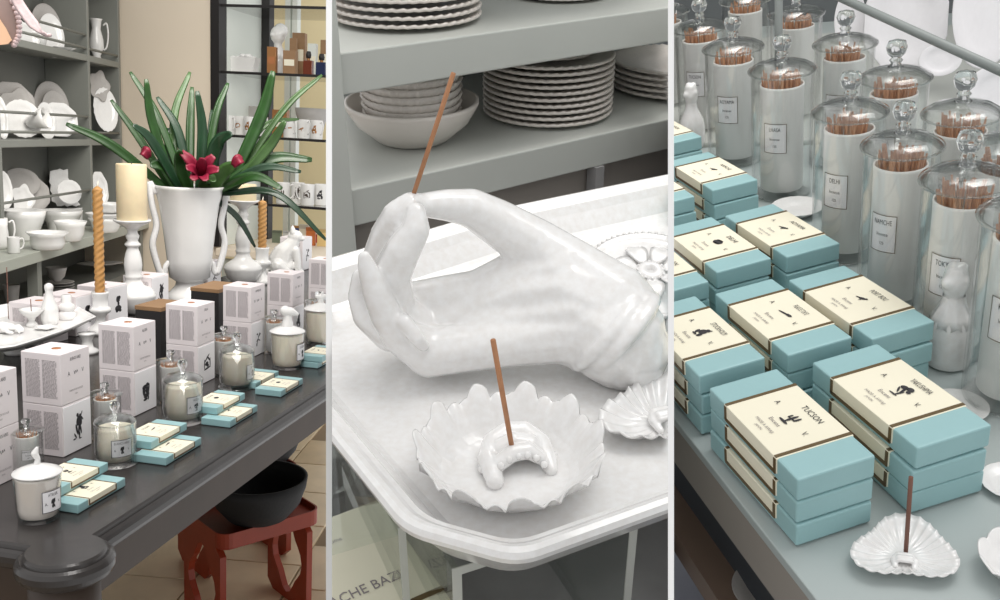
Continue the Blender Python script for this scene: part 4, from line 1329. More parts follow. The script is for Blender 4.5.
for k in range(13):
    t_ = k / 12
    q = bez([Vector((6, -12, 0)), Vector((14, 8, 0)), Vector((18, 22, 0)), Vector((17.5, 36, 0)), Vector((13, 45, 0))], 3)[k]
    mb.lathe([(0, -.006), (.005, -.003), (.0055, 0), (.005, .003), (0, .006)], 8, M=Matrix.Translation(B1.aty(q.x + 1, q.y, yo + .03)))
part('picot_edge', mb, PINK, orn, kind='stuff')

# ================================================================== display 2: white hand and incense dishes on a tray
ZR = .030                                           # height of the tray rim
tp = [(270, 276), (500, 209), (760, 156), (770, 470), (518, 561), (404, 529), (270, 362)]
tpts = [B2.on(x, y, ZR) for x, y in tp]
tc = sum(tpts, Vector()) / len(tpts)


def tray_ring(inset, z, cr=.014, n=6):
    """polygon of the tray shrunk by inset with rounded corners"""
    N = len(tpts); P2 = []
    area = sum(tpts[i].x * tpts[(i + 1) % N].y - tpts[(i + 1) % N].x * tpts[i].y for i in range(N))
    sg = 1 if area > 0 else -1
    L = []
    for i in range(N):
        a, b = tpts[i], tpts[(i + 1) % N]
        d = Vector((b.x - a.x, b.y - a.y)).normalized(); nn = Vector((-d.y, d.x)) * sg
        L.append((Vector((a.x, a.y)) + nn * inset, d))
    for i in range(N):
        (p, d), (q, e) = L[i - 1], L[i]
        den = d.x * e.y - d.y * e.x
        t_ = ((q.x - p.x) * e.y - (q.y - p.y) * e.x) / den
        P2.append(p + d * t_)
    out = []
    for i in range(N):
        a, c, b = P2[i - 1], P2[i], P2[(i + 1) % N]
        r = min(cr, (a - c).length * .4, (b - c).length * .4)
        s0 = c + (a - c).normalized() * r; s1 = c + (b - c).normalized() * r
        for k in range(n + 1):
            t_ = k / n
            w = s0 * (1 - t_) ** 2 + c * 2 * t_ * (1 - t_) + s1 * t_ * t_
            out.append((w.x, w.y, z))
    return out


wh_tray = thing(B2, 'serving_tray', 'large white glazed faceted tray carrying the hand and incense dishes', 'tray', Matrix.Identity(4))
rings = [tray_ring(.032, -.012), tray_ring(.026, -.008), tray_ring(.008, .018), tray_ring(.001, .024), tray_ring(0, .028), tray_ring(.0015, .0315), tray_ring(.005, .0325), tray_ring(.009, .0305), tray_ring(.013, .0275),
         tray_ring(.017, .026), tray_ring(.022, .018), tray_ring(.034, .0024), tray_ring(.040, -.0006)]
part('dish', MB().loft(rings, smooth=False), CERB, wh_tray)

# ---- big ceramic hand
hb = B2.on(440, 378, 0)
Y0 = hb.y


def HP(px, py, dy, rpx):
    p = B2.aty(px, py, Y0 + dy)
    return (p, B2.hm(p, rpx))


chains = [
    [HP(610, 305, .020, 46), HP(575, 275, .035, 36), HP(538, 248, .045, 30), HP(500, 224, .045, 25), HP(472, 208, .040, 20.5), HP(448, 205, .032, 17), HP(424, 205, .022, 13)],
    [HP(424, 206, .020, 12), HP(411, 206, .016, 15), HP(398, 216, .014, 17), HP(386, 236, .020, 17), HP(378, 262, .026, 18), HP(385, 295, .028, 20), HP(415, 325, .030, 24)],
    [HP(416, 212, .004, 11), HP(416, 230, -.002, 15), HP(403, 250, -.004, 19), HP(391, 275, .002, 21), HP(395, 310, .010, 22), HP(425, 335, .016, 24)],
    [HP(364.5, 257, -.016, 7.5), HP(368, 270, -.016, 11), HP(376, 292, -.016, 14.5), HP(386, 315, -.014, 17), HP(402, 337, -.010, 20), HP(430, 352, -.004, 26)],
    [HP(359, 276, .022, 8), HP(356, 297, .020, 9), HP(366, 317, .014, 14), HP(390, 335, .004, 18)],
    [HP(405, 322, -.022, 9), HP(417, 338, -.026, 8.5), HP(424, 346, -.024, 6.5)],
    [HP(430, 352, -.004, 27), HP(470, 347, .000, 26), HP(520, 340, .004, 27), HP(560, 332, .008, 33), HP(600, 330, .010, 45)],
    [HP(425, 325, .022, 20), HP(470, 312, .026, 22), HP(520, 295, .028, 30), HP(565, 290, .026, 38), HP(605, 310, .018, 46)],
    [HP(405, 300, .030, 18), HP(435, 298, .034, 22), HP(480, 292, .036, 24), HP(520, 276, .038, 28), HP(560, 272, .034, 34)],
    [HP(470, 330, .012, 20), HP(530, 318, .016, 28), HP(580, 312, .016, 40)],
    [HP(600, 325, .010, 46), HP(616, 342, .004, 48), HP(628, 350, .002, 44)],
]


def torus_chain(c, axis, R, r, n=22):
    axis = axis.normalized(); u = axis.orthogonal().normalized(); w = axis.cross(u)
    return [(c + (u * cos(2 * pi * k / n) + w * sin(2 * pi * k / n)) * R, r) for k in range(n + 1)]


w0 = HP(600, 322, .012, 1)[0]; w1 = HP(640, 356, .0, 1)[0]
axw = (w1 - w0)
c1, R1_ = HP(606, 338, .006, 48); c2, R2_ = HP(622, 347, .004, 47)
c1.z = max(c1.z, R1_ * 1.08); c2.z = max(c2.z, R2_ * 1.06)
chains.append(torus_chain(c1, axw, R1_ * .98, B2.hm(c1, 7)))
chains.append(torus_chain(c2, axw, R2_ * .98, B2.hm(c2, 8)))
chains.append([(c1, R1_ * .97), (c2, R2_ * .95)])
hm_ = blob_mesh('bighand', chains, .0016, 16)
mn = min(v.co.z for v in hm_.vertices)
print('hand min z', mn)
dz = -mn + .0006 if mn < 0 else 0.0
for v in hm_.vertices:
    if v.co.z < .0008: v.co.z = .0008 + (v.co.z - .0008) * .04
solo(B2, 'hand_sculpture', hm_, CERB, 'large white glazed hand pinching an incense stick between thumb and fingertip', 'sculpture', Matrix.Identity(4))
tipc = HP(414, 199, .018, 1)[0]
p1 = B2.aty(453.5, 73, tipc.y - .01); p0 = B2.aty(413, 196, tipc.y)
solo(B2, 'incense_stick', MB().tube([p0 - (p1 - p0).normalized() * .004, p1], .00165, 8), INCENSE, 'brown incense stick held up by the white hand', 'incense')

# ---- crown dish with holder
dc = B2.on(510, 475, 0)
DR = B2.hm(dc, 93)


def crown_mod(a, i, r, z):
    NL = 11
    ph = (a * NL / (2 * pi) + .25) % 1.0
    lobe = max(0, cos((ph - .5) * 2 * pi)) ** .7
    rib = .5 + .5 * cos(a * NL * 3)
    k = min(max((r / DR - .55) / .45, 0), 1)
    rim_ = k * k
    small = (1 - lobe) * abs(sin(a * NL * 1.5)) * .25
    return r * (1 + .035 * rim_ * (lobe - .4) + .026 * k * (1 - k * .5) * rib), z * (1 + rim_ * (.56 * lobe + small - .14)) + .0022 * k * (1 - k * .6) * rib


H = DR * .38
cp = [(0, 0), (DR * .5, 0), (DR * .58, H * .05), (DR * .76, H * .35), (DR * .91, H * .72), (DR * .985, H * .96), (DR, H), (DR * .975, H * 1.01), (DR * .90, H * .80), (DR * .80, H * .52), (DR * .72, H * .26), (DR * .66, H * .145), (DR * .5, H * .11), (0, H * .10)]
dish = thing(B2, 'crown_dish', 'round white dish with a crown-like lobed rim in front of the hand', 'dish', xf(dc, 5))
part('bowl', MB().lathe(cp, 176, crown_mod), CERB, dish)
zf = H * .105


def DP(px, py, rpx, lift=.5):
    p = B2.on(px, py + 1, zf); r = B2.hm(p, rpx)
    q = Matrix.Rotation(radians(-5), 3, 'Z') @ (p - dc)
    return ((q.x, q.y, zf + r * lift), r)


hol = [[DP(495, 484, 9.5), DP(489, 466, 12, .8), DP(494, 452, 13, .9), DP(507, 444, 13, 1.0), DP(524, 443, 13, 1.0), DP(539, 450, 12, .8), DP(547, 462, 10, .6), DP(551, 471, 7, .4)],
       [DP(500, 460, 11, 1.3), DP(514, 456, 12, 1.4), DP(530, 456, 11, 1.4), DP(538, 462, 8, 1.2)], [DP(499, 472, 9, 1.4), DP(512, 467, 9, 2.0), DP(528, 464, 9, 2.0), DP(540, 466, 7, 1.6)]]
part('incense_holder', blob_mesh('holder2', hol, .0009, 3), CERB, dish)
mb = MB()
for i, (x, y, lf) in enumerate(((482, 470, 1.2), (481, 460, 1.6), (485, 450, 2.0), (493, 442, 2.3), (503, 437, 2.4), (514, 435, 2.4), (525, 435, 2.4), (536, 439, 2.2), (546, 446, 1.8), (553, 456, 1.4), (494, 480, 2.2), (501, 474, 3.4), (509, 470, 4.0), (518, 467, 4.2), (527, 466, 4.2), (536, 467, 3.6), (544, 470, 2.6))):
    (q, r) = DP(x, y + 3, 4.3, lf * 1.05)
    mb.lathe([(0, -1), (.7, -.7), (1, 0), (.7, .7), (0, 1)], 8, M=Matrix.Translation(q) @ Matrix.Diagonal((r, r, r, 1)))
part('scallop_trim', mb, CERB, dish, kind='stuff')
p0 = B2.on(511.5, 445, zf + .016); q = B2.aty(493, 340, p0.y - .012)
solo(B2, 'incense_stick', MB().tube([p0 - (q - p0).normalized() * .003, q], .0017, 8), INCENSE, 'brown incense stick leaning up from the crown dish', 'incense')

# ---- beaded medallion
mc = B2.on(648, 296, 0)
MRr = B2.hm(mc, 66)
med = thing(B2, 'beaded_medallion', 'round white dish with a beaded edge and raised flower behind the wrist', 'dish', xf(mc + Z * .017, 0, 1, (14, 0)))
part('plate', MB().lathe([(0, -.004), (MRr * .8, -.004), (MRr * .97, .004), (MRr, .007), (MRr * .95, .0085), (MRr * .88, .006), (MRr * .84, .0045), (MRr * .8, .005), (0, .006)], 56), CERB, med)
mb = MB()
for k in range(60):
    a = 2 * pi * k / 60
    mb.lathe([(0, -1), (.7, -.7), (1, 0), (.7, .7), (0, 1)], 6, M=Matrix.Translation((MRr * .985 * cos(a), MRr * .985 * sin(a), .008)) @ Matrix.Diagonal((.0019, .0019, .0019, 1)))
part('beaded_rim', mb, CERB, med, kind='stuff')
for k in range(7):
    a = 2 * pi * k / 7 + .2
    pts = bez([Vector((MRr * .2 * cos(a), MRr * .2 * sin(a), .009)), Vector((MRr * .42 * cos(a), MRr * .42 * sin(a), .0115)), Vector((MRr * .66 * cos(a), MRr * .66 * sin(a), .0065))], 4)
    part('petal', MB().strap(pts, [MRr * w for w in (.12, .2, .27, .31, .33, .31, .26, .17, .04)], .0016, (0, 0, 1)), CERB, med)
part('boss', MB().lathe([(0, .005), (MRr * .24, .005), (MRr * .24, .009), (MRr * .17, .0125), (MRr * .07, .0135), (MRr * .06, .009), (0, .009)], 24), CERB, med)
mb = MB()
for k in range(12):
    a = 2 * pi * k / 12
    mb.lathe([(0, -1), (.7, -.7), (1, 0), (.7, .7), (0, 1)], 6, M=Matrix.Translation((MRr * .2 * cos(a), MRr * .2 * sin(a), .011)) @ Matrix.Diagonal((.0018, .0018, .0018, 1)))
part('seed_ring', mb, CERB, med, kind='stuff')


# ---- fluted heart / shell dishes
def heart_mesh(R, nfl=26, h=.35, lob=1.0, amp=.03, sharp=1.0):
    N = 156; K = 9
    def rr(a):
        # rounded heart: two lobes towards +-60 deg, a blunt notch at 0, a broad foot at 180
        return R * (1 + lob * (.16 * cos(3 * a + pi) + .05 * cos(2 * a)))
    mb = MB(); vs = []; fs = []
    def pt(k, i, off):
        a = 2 * pi * i / N; t = k / K
        r = rr(a) * t
        fl = abs(sin(a * nfl / 2)) * amp * R * min(1, max(0, (t - .32) / .3))
        z = R * h * (max(0, t - .3) / .7) ** 1.5 - fl + off
        return (r * cos(a), r * sin(a), z + amp * R)
    top = [[pt(k, i, .0) for i in range(N)] for k in range(1, K + 1)]
    bot = [[pt(k, i, -.03 * R - (.02 * R if k < 5 else 0)) for i in range(N)] for k in range(K, 0, -1)]
    rings = bot[::-1]
    mb.loft(rings[::1] + top[::-1], smooth=True)
    zmin = min(v[2] for v in mb.v)
    mb.v = [(v[0], v[1], v[2] - zmin) for v in mb.v]
    return mb


def arch_mesh(R):
    ch = [[((-.20 * R, -.30 * R, .06 * R), .07 * R), ((-.22 * R, -.05 * R, .11 * R), .09 * R), ((-.12 * R, .10 * R, .15 * R), .10 * R), ((.12 * R, .10 * R, .15 * R), .10 * R), ((.22 * R, -.05 * R, .11 * R), .09 * R), ((.20 * R, -.30 * R, .06 * R), .07 * R)],
          [((-.12 * R, -.05 * R, .20 * R), .08 * R), ((.12 * R, -.05 * R, .20 * R), .08 * R)], [((-.14 * R, -.16 * R, .19 * R), .06 * R), ((.14 * R, -.16 * R, .19 * R), .06 * R)]]
    return blob_mesh(('arch', round(R, 4)), ch, R * .022, 3)


sc_ = B2.on(662, 424, 0); SR = B2.hm(sc_, 58)
sh = thing(B2, 'shell_dish', 'white fluted shell-shaped incense dish to the right of the crown dish', 'dish', xf(sc_, 0))
part('bowl', heart_mesh(SR, 20, .34, 1.0, .085), CERB, sh, Matrix.Rotation(radians(22), 4, 'Z'))
part('incense_holder', arch_mesh(SR), CERB, sh, xf((0, 0, SR * .05), 20))

# ---- acrylic riser under the tray
def slab(b, pts, thick, nrm):
    n = Vector(nrm) * thick
    return MB().loft([[Vector(p) for p in pts], [Vector(p) + n for p in pts]])


zt2 = -.0125; zb2 = -.155
ris = thing(B2, 'acrylic_riser', 'clear acrylic riser standing under the white tray', 'stand', Matrix.Identity(4))
ra = B2.on(452, 573, zt2 - .003); rb = B2.on(640, 512, zt2 - .003)
rd = (rb - ra).normalized(); rn = Vector((-rd.y, rd.x, 0))
cor = [ra - rd * .0, ra + rd * .13, ra + rd * .13 + rn * .16, ra + rn * .16]
part('top_plate', slab(B2, [Vector((p.x, p.y, zt2 - .006)) for p in cor], .006, (0, 0, 1)), ACRYL, ris)
for q in (ra, ra + rd * .124):
    pl = [q, q + rd * .006, q + rd * .006 + rn * .16, q + rn * .16]
    s_ = part('side_plate', MB().loft([[Vector((p.x, p.y, zb2)) for p in pl], [Vector((p.x, p.y, zt2 - .006)) for p in pl]]), ACRYL, ris)
    e = [q - rn * .0006, q + rd * .006 - rn * .0006, q + rd * .006 + rn * .0004, q + rn * .0004]
    part('polished_edge', MB().loft([[Vector((p.x, p.y, zb2)) for p in e], [Vector((p.x, p.y, zt2 - .006)) for p in e]]), ACRYLE, s_)
e = [ra - rn * .0006, ra + rd * .13 - rn * .0006, ra + rd * .13 + rn * .0004, ra + rn * .0004]
part('polished_edge', MB().loft([[Vector((p.x, p.y, zt2 - .006)) for p in e], [Vector((p.x, p.y, zt2)) for p in e]]), ACRYLE, ris)
ris2 = thing(B2, 'acrylic_riser', 'second clear acrylic riser over the cream box at the tray corner', 'stand', Matrix.Identity(4))
la = B2.on(398, 532, zt2 - .003)
pl = [la, la + rd * .005, la + rd * .005 + rn * .15, la + rn * .15]
part('side_plate', MB().loft([[Vector((p.x, p.y, zb2)) for p in pl], [Vector((p.x, p.y, zt2 - .006)) for p in pl]]), ACRYL, ris2)
pl2 = [la + rd * .005, la - rd * .16, la - rd * .16 + rn * .15, la + rd * .005 + rn * .15]
part('top_plate', MB().loft([[Vector((p.x, p.y, zt2 - .006)) for p in pl2], [Vector((p.x, p.y, zt2)) for p in pl2]]), ACRYL, ris2)
e = [la - rn * .0006, la + rd * .005 - rn * .0006, la + rd * .005 + rn * .0004, la + rn * .0004]
part('polished_edge', MB().loft([[Vector((p.x, p.y, zb2)) for p in e], [Vector((p.x, p.y, zt2)) for p in e]]), ACRYLE, ris2)

# ---- display table and cream boxes below
tab2 = B2.on(500, 590, zb2)
struct(B2, 'floor_display', MB().box((0, 1.3, zb2 - .02), (3.0, 2.6, .04)), DARK, 'charcoal table surface below the acrylic risers')
zc2 = zb2 + .075
k0, k1, k2 = B2.on(378, 499, zc2), B2.on(330, 517, zc2), B2.on(430, 585, zc2)
ux = (k0 - k1).normalized(); uy = Vector((-ux.y, ux.x, 0))
bx0 = k0
cm = Matrix((ux, uy, Z)).transposed().to_4x4()
CREAMD = mat('aged_cream_card', (226, 222, 200), .6, var=.04, scale=20)
cm.translation = Vector((k0.x, k0.y, zb2)) - ux * .075 - uy * .06
bk = thing(B2, 'cream_box', 'cream printed box with dark capitals under the acrylic riser', 'box', cm)
part('carton', MB().box((0, 0, .0375), (.15, .12, .075), bev=.0012), CREAMD, bk)
mb = MB(); add_text(mb, 'ACHE BAZI', 0.030, -.020, .0125, .85); part('lettering', mb, INKG, bk, Matrix.Translation((0, 0, .0754)))
mb = MB(); add_blobs(mb, ICONS['bird'], 0.0, .004, .022); add_text(mb, 'Savon Parfume', .02, .034, .006); add_text(mb, 'Paris', .02, .048, .006); part('small_lettering', mb, INKG, bk, Matrix.Translation((0, 0, .0754)))
part('paper_band', MB().box((-.03, 0, .0755), (.006, .121, .0006)), CREAM, bk)
part('border_line', MB().box((0, -.0465, .0755), (.15, .004, .0008)), BROWN, bk)
sx2 = cm.copy(); sx2.translation = cm.translation - uy * .122 + Z * 0
bk2 = thing(B2, 'cream_box', 'second cream box in front of the printed one, cut by the frame', 'box', sx2)
part('carton', MB().box((0, 0, .034), (.15, .115, .068), bev=.0012), CREAMD, bk2)
part('border_line', MB().box((0, .045, .0685), (.15, .003, .0006)), BROWN, bk2)
P = B2.on(345, 500, zb2)
solo(B2, 'glass_dome', MB().lathe(closed_prof([(.03, 0), (.034, .01), (.034, .06), (.024, .085), (.006, .092)], .0015), 28), GLASSD, 'dim glass dome in the shade left of the tray', 'glass', xf(P + Vector((-.02, .03, 0))))

# ---- grey shelf behind with stacks of plates
zl = -.02
la_, lb_ = B2.on(355.5, 189, zl), B2.on(668, 119, zl)
SH = (lb_ - la_).normalized(); NH = Vector((SH.y, -SH.x, 0))
HM = Matrix((SH, -NH, Z)).transposed().to_4x4(); HM.translation = Vector((la_.x, la_.y, 0))


def L2(px, py, off=0.0):
    return B2.onp(px, py, la_ - NH * off, NH)


zu = L2(343.6, 52.7).z
t_low = zl - L2(357, 226).z; t_up = zu - L2(347, 95).z
print('shelf2', la_, lb_, zu, t_low, t_up)
book = thing(B2, 'bookcase', 'grey painted bookcase behind the tray with stacks of crockery', 'shelving', HM)
SLn = (lb_ - la_).length + .35
part('shelf_board', MB().box((SLn / 2 - .02, .2, zl - t_low / 2), (SLn + .04, .4, t_low), bev=.002), SHELF2, book)
part('shelf_board', MB().box((SLn / 2 - .02, .2, zu - t_up / 2), (SLn + .04, .4, t_up), bev=.002), SHELF2, book)
part('shelf_board', MB().box((SLn / 2 - .02, .2, zu + .30), (SLn + .04, .4, t_up), bev=.002), SHELF2, book)
part('upright', MB().box((-.030, .2, .05), (.042, .42, .8), bev=.002), SHELF2, book)
part('upright', MB().box((-.22, .2, .05), (.042, .42, .8), bev=.002), SHELF2, book)
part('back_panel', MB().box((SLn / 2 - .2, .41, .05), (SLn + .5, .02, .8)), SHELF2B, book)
xl = (L2(598, 178) - la_).dot(SH)
part('leg', MB().box((xl, .006, (zb2 + zl - t_low) / 2), (.016, .02, zl - t_low - zb2)), DARK, book)
part('gap_shade_panel', MB().box((SLn / 2, .03, (zb2 + zl - t_low) / 2), (SLn + .5, .02, zl - t_low - zb2)), mat('gap_shade_tone', (140, 134, 128), .7), book)  # added sheet whose colour stands for the shade under the lower board
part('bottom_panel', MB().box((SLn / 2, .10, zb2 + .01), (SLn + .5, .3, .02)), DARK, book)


def bead_plate(k):
    def mod(a, i, r, z):
        return r * (1 + (.012 if r > .9 else 0) * sin(a * 44)), z * (1 + (.10 if r > .9 else 0) * sin(a * 44 + k))
    pr = [(0, 0), (.55, 0), (.6, .012), (.95, .062), (.99, .068), (1.0, .080), (1.0, .105), (.97, .112), (.9, .098), (.6, .04), (0, .036)]
    return MB().lathe(pr, 132, mod)


WARMC = mat('warm_white_ceramic', (218, 212, 205), .35, var=.08, scale=20, coat=.3)


def plate_stack(px, py, z, off, wpx, n, dz, where, group, deep=1.0, names=None, shrink=0.0, name='plate'):
    P = L2(px, py, off); P.z = z
    r = B2.hm(P, wpx)
    for k in range(n):
        o = solo(B2, name, mesh_of(('bp', 0), lambda: bead_plate(0)), WARMC, 'beaded %s, %s of the stack %s' % (name, ordinal(k, n), where), name, xf(P + Z * (dz * k), 37 * k, (r * (1 - shrink * k), r * (1 - shrink * k), r * deep)), group)
    return P, r


def ordinal(k, n):
    if k == 0: return 'lowest'
    if k == n - 1: return 'topmost'
    return ('second', 'third', 'fourth', 'fifth', 'sixth', 'seventh', 'eighth', 'ninth', 'tenth', 'eleventh', 'twelfth')[k - 1] + ' from below'


P, r = plate_stack(547, 128, zl, .13, 64, 10, .0092, 'amid the lower shelf', 'tall stack of beaded plates', 1.0)
for k in range(2):
    solo(B2, 'plate', mesh_of(('bp', 0), lambda: bead_plate(0)), WARMC, ('lower', 'upper') + () and ('small white plate lying on the tall plate stack, lower', 'small white plate lying on the tall plate stack, upper')[k], 'plate', xf(P + Z * (.0092 * 9 + r * .09 + .008 * k), 0, (r * .68, r * .68, r * .6)), 'small plates on the tall stack')
plate_stack(672, 98, zl, .13, 64, 5, .0095, 'at the shelf end', 'stack of plates at the shelf end', 1.0)
plate_stack(408, 27, zu, .13, 74, 4, .010, 'on the upper shelf', 'stack of plates on the upper shelf', 1.0)
P = L2(414, 150, .13); P.z = zl; r = B2.hm(P, 66)
solo(B2, 'bowl', MB().lathe([(0, 0), (r * .45, 0), (r * .55, r * .04), (r * .85, r * .30), (r, r * .56), (r, r * .62), (r * .95, r * .62), (r * .8, r * .34), (r * .5, r * .10), (0, r * .08)], 48), WARMC, 'wide white bowl at the left of the lower shelf', 'bowl', xf(P))
for k in range(6):
    def f():
        def mod(a, i, r_, z):
            return r_ * (1 + (.02 if r_ > .6 else 0) * sin(a * 34)), z
        return MB().lathe([(0, 0), (.5, 0), (.6, .05), (.88, .3), (1, .5), (.95, .5), (.8, .28), (.5, .08), (0, .06)], 102, mod)
    rr_ = r * (.74 + .006 * k)
    solo(B2, 'small_bowl', mesh_of('sbowl', f), WARMC, 'small beaded bowl nested inside the wide white bowl, ' + ordinal(k, 6), 'bowl', xf(P + Z * (r * .12 + .0105 * k), 20 * k, (rr_, rr_, rr_)), 'small bowls stacked in the wide bowl')
for k, px in enumerate((560, 640)):
    P = L2(px, 0, .16); P.z = zu
    solo(B2, 'plate', mesh_of(('bp', 0), lambda: bead_plate(0)), WARMC, ('white plate near the middle of the upper shelf', 'white plate at the right of the upper shelf')[k], 'plate', xf(P, 0, B2.hm(P, 48)), 'single plates on the upper shelf')

# ================================================================== display 3: incense boxes and jars
L3, W3, T3 = .112, .0535, .0176
Y3 = -55.0
R3 = Matrix.Rotation(radians(Y3), 3, 'Z')
YS = R3 @ Vector((0, 1, 0)); XS = R3 @ Vector((1, 0, 0))


def stack3(px, py, n, words_, jit=0.0, where='', turn=0.0, base=0):
    """front top corner pixel of a pile of n boxes; words_: city, picture, from the top"""
    C = B3.on(px, py, T3 * n)
    rt = Matrix.Rotation(radians(Y3 + turn), 3, 'Z')
    c = C - rt @ Vector((L3 / 2, -W3 / 2, 0))
    for k in range(n):
        ox, oy = (0, 0) if k == n - 1 else (random.uniform(-.0012, .0012) + .0008, random.uniform(-.0012, .0012))
        pos = ('bottom', 'middle', 'top')[k] if n == 3 else ('bottom', 'top')[k]
        q = c + rt @ Vector((ox, oy, 0))
        blue_box(B3, xf((q.x, q.y, T3 * k + .0003 * k), Y3 + turn + (0 if k == n - 1 else random.uniform(-1, 1))), 'blue incense box, %s of the pile %s' % (pos, where), words_[0], words_[1], 'piles of pale blue incense boxes', dims=(L3, W3, T3))


stack3(797.5, 481, 3, ('TUCSON', 'cactus'), where='with TUCSON and a cactus')
stack3(917.3, 449.2, 3, ('YAKUSHIMA', 'bonsai'), where='with YAKUSHIMA and a gnarled tree')
stack3(699, 377, 3, ('STOCKHOLM', 'bear'), where='with STOCKHOLM and a curled animal')
stack3(788, 356, 3, ('PALAIS DE TOKYO', 'arrow'), where='with PALAIS DE TOKYO and a quill')
stack3(872, 340, 3, ('PORT BOU', 'bird'), where='with a tiny bird picture beside the figurine')
stack3(716.7, 273, 3, ('DELHI', 'chest'), where='with a dark chest picture')
stack3(786.7, 257.7, 3, ('AOYAMA', 'bird'), where='left of the white pot')
stack3(712.5, 191, 3, ('NAMCHE', 'bird'), where='in the second last row next to the jars')
stack3(652, 297, 3, ('OULAN', 'bird'), where='cut by the divider beside the chest pile')
stack3(648, 208, 3, ('HUACA', 'bird'), where='cut by the divider in the second last row')
stack3(662, 146, 3, ('LHASA', 'bird'), where='farthest back at the divider')

# table
ta, tb = B3.on(715, 470, 0), B3.on(817, 600, 0)
DT = (tb - ta).normalized(); NT = Vector((-DT.y, DT.x, 0))
if NT.x < 0: NT = -NT
TM = Matrix((-DT, -NT * -1, Z)).transposed().to_4x4()
TM = Matrix((DT, NT, Z)).transposed().to_4x4(); TM.translation = Vector((ta.x, ta.y, 0))
tab3 = thing(B3, 'display_shelf', 'sage grey display counter with a taupe front edge under the incense boxes', 'counter', TM)
th3 = .040
part('worktop', MB().box((-.3, .55, -.0046), (2.4, 1.1, .008), bev=.001), TAB3, tab3)
part('front_edge', MB().box((-.3, .55, -.0088 - th3 / 2), (2.4, 1.098, th3)), TAB3E, tab3)
zl3 = -.12
yq2 = (B3.on(713, 544, zl3) - ta).dot(NT); yq3 = (B3.on(696, 566, zl3) - ta).dot(NT)
part('lower_shelf', MB().box((-.3, (yq3 + yq2 + .3) / 2, zl3 - .012), (2.4, yq2 + .3 - yq3, .024)), mat('brown_wood', (122, 102, 88), .6, var=.1, scale=12), tab3)
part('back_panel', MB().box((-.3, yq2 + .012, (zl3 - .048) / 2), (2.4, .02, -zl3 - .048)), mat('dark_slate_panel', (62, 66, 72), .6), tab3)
print('lower shelf', yq2, yq3)
struct(B3, 'floor', MB().box((0, .8, -.62), (4, 4, .05)), mat('blue_grey_floor', (150, 154, 166), .6, var=.3, scale=6), 'blurred blue grey shop floor below the counter')
P = B3.on(772, 588, -.118)
solo(B3, 'plate', pm('round', .10), CERG, 'grey plate peeping out below the counter edge', 'plate', xf((P.x, P.y, -.1195), 0, .03))

# ---- dishes
hc = B3.on(904, 557, 0); HRr = B3.hm(hc, 48)
hd = thing(B3, 'heart_dish', 'white fluted heart-shaped incense dish at the front of the counter', 'dish', xf(hc))
part('bowl', heart_mesh(HRr, 26, .30, 1.0, .055), CERB, hd, Matrix.Diagonal((1.08, 1, 1, 1)) @ Matrix.Rotation(radians(30), 4, 'Z'))
part('incense_holder', arch_mesh(HRr), CERB, hd, xf((0, -HRr * .18, HRr * .02), 0, (1, .8, .8)))
p0 = B3.on(906, 549, HRr * .16); q = B3.aty(911, 477, p0.y + .002)
solo(B3, 'incense_stick', MB().tube([p0 - (q - p0).normalized() * .002, q], .0013, 8), INCENSED, 'dark brown incense stick standing in the heart dish', 'incense')
P = B3.on(956, 408, 0)
solo(B3, 'saucer', pm('round', .10), CER, 'small round white saucer behind the YAKUSHIMA pile', 'saucer', xf(P, 0, B3.hm(P, 34)))
P = B3.on(1012, 486, 0)
solo(B3, 'scallop_dish', mesh_of(('plate', 'scallop', .22), lambda: plate_mesh('scallop', .22)), CERB, 'white scalloped dish at the photo edge right of YAKUSHIMA', 'dish', xf(P, 0, B3.hm(P, 34)))
P = B3.on(1022, 572, 0); r = B3.hm(P, 48)


def crown2(a, i, r_, z):
    lobe = abs(cos(a * 4.5)) ** .8
    k = 1 if r_ > .8 else 0
    return r_ * (1 + .05 * k * lobe), z * (1 + k * (.35 * lobe - .1))


solo(B3, 'crown_dish', MB().lathe([(0, 0), (.5, 0), (.6, .04), (.82, .22), (.96, .42), (1, .46), (.95, .45), (.8, .27), (.6, .10), (0, .08)], 72, crown2), CERB, 'white lobed dish cut by the lower right photo corner', 'dish', xf(P, 0, r))
# small white things between the piles
P = B3.on(947, 362, 0); s = B3.vm(P, 96) / .1
fig = thing(B3, 'bottle_figurine', 'white bottle-shaped figurine with a draped head in front of the incense jars', 'figurine', xf(P, 0, (s, s, s)))
part('body', mesh_of('fig_body', lambda: MB().lathe([(0, 0), (.0165, 0), (.0185, .002), (.0195, .010), (.0195, .030), (.0175, .042), (.013, .052), (.0095, .060), (.008, .068), (.0085, .074), (0, .078)], 28)), CERB, fig)
part('head', blob_mesh('fig_head', [[((0, 0, .072), .009), ((0, 0, .080), .0115), ((0, 0, .090), .0095)], [((-.004, -.004, .082), .0075)], [((.004, -.003, .084), .007)], [((-.003, 0, .095), .005)], [((.004, 0, .095), .005)]], .0012, 3), CERB, fig)
part('shawl', mesh_of('fig_shawl', lambda: MB().lathe([(.0088, .068), (.0105, .060), (.0150, .0495), (.0182, .0415), (.0172, .0415), (.0140, .049), (.0095, .060), (.0085, .068)], 36, lambda a, i, r, z: (r * (1 + .03 * cos(9 * a)), z + (.0025 * cos(9 * a) if r > .016 else 0)))), CERB, fig)
P = B3.on(886, 300, 0); s = B3.vm(P, 54) / .06
pot = thing(B3, 'lidded_pot', 'small white pot with a knobbed lid behind the piles of boxes', 'pot', xf(P, 0, s))
part('jar', MB().lathe([(0, 0), (.012, 0), (.015, .003), (.016, .02), (.013, .034), (.011, .038), (0, .038)], 24), CERB, pot)
part('lid', MB().lathe([(0, .037), (.0125, .038), (.0135, .041), (.010, .044), (.007, .046), (.0075, .056), (.0085, .058), (.007, .060), (0, .060)], 24), CERB, pot)
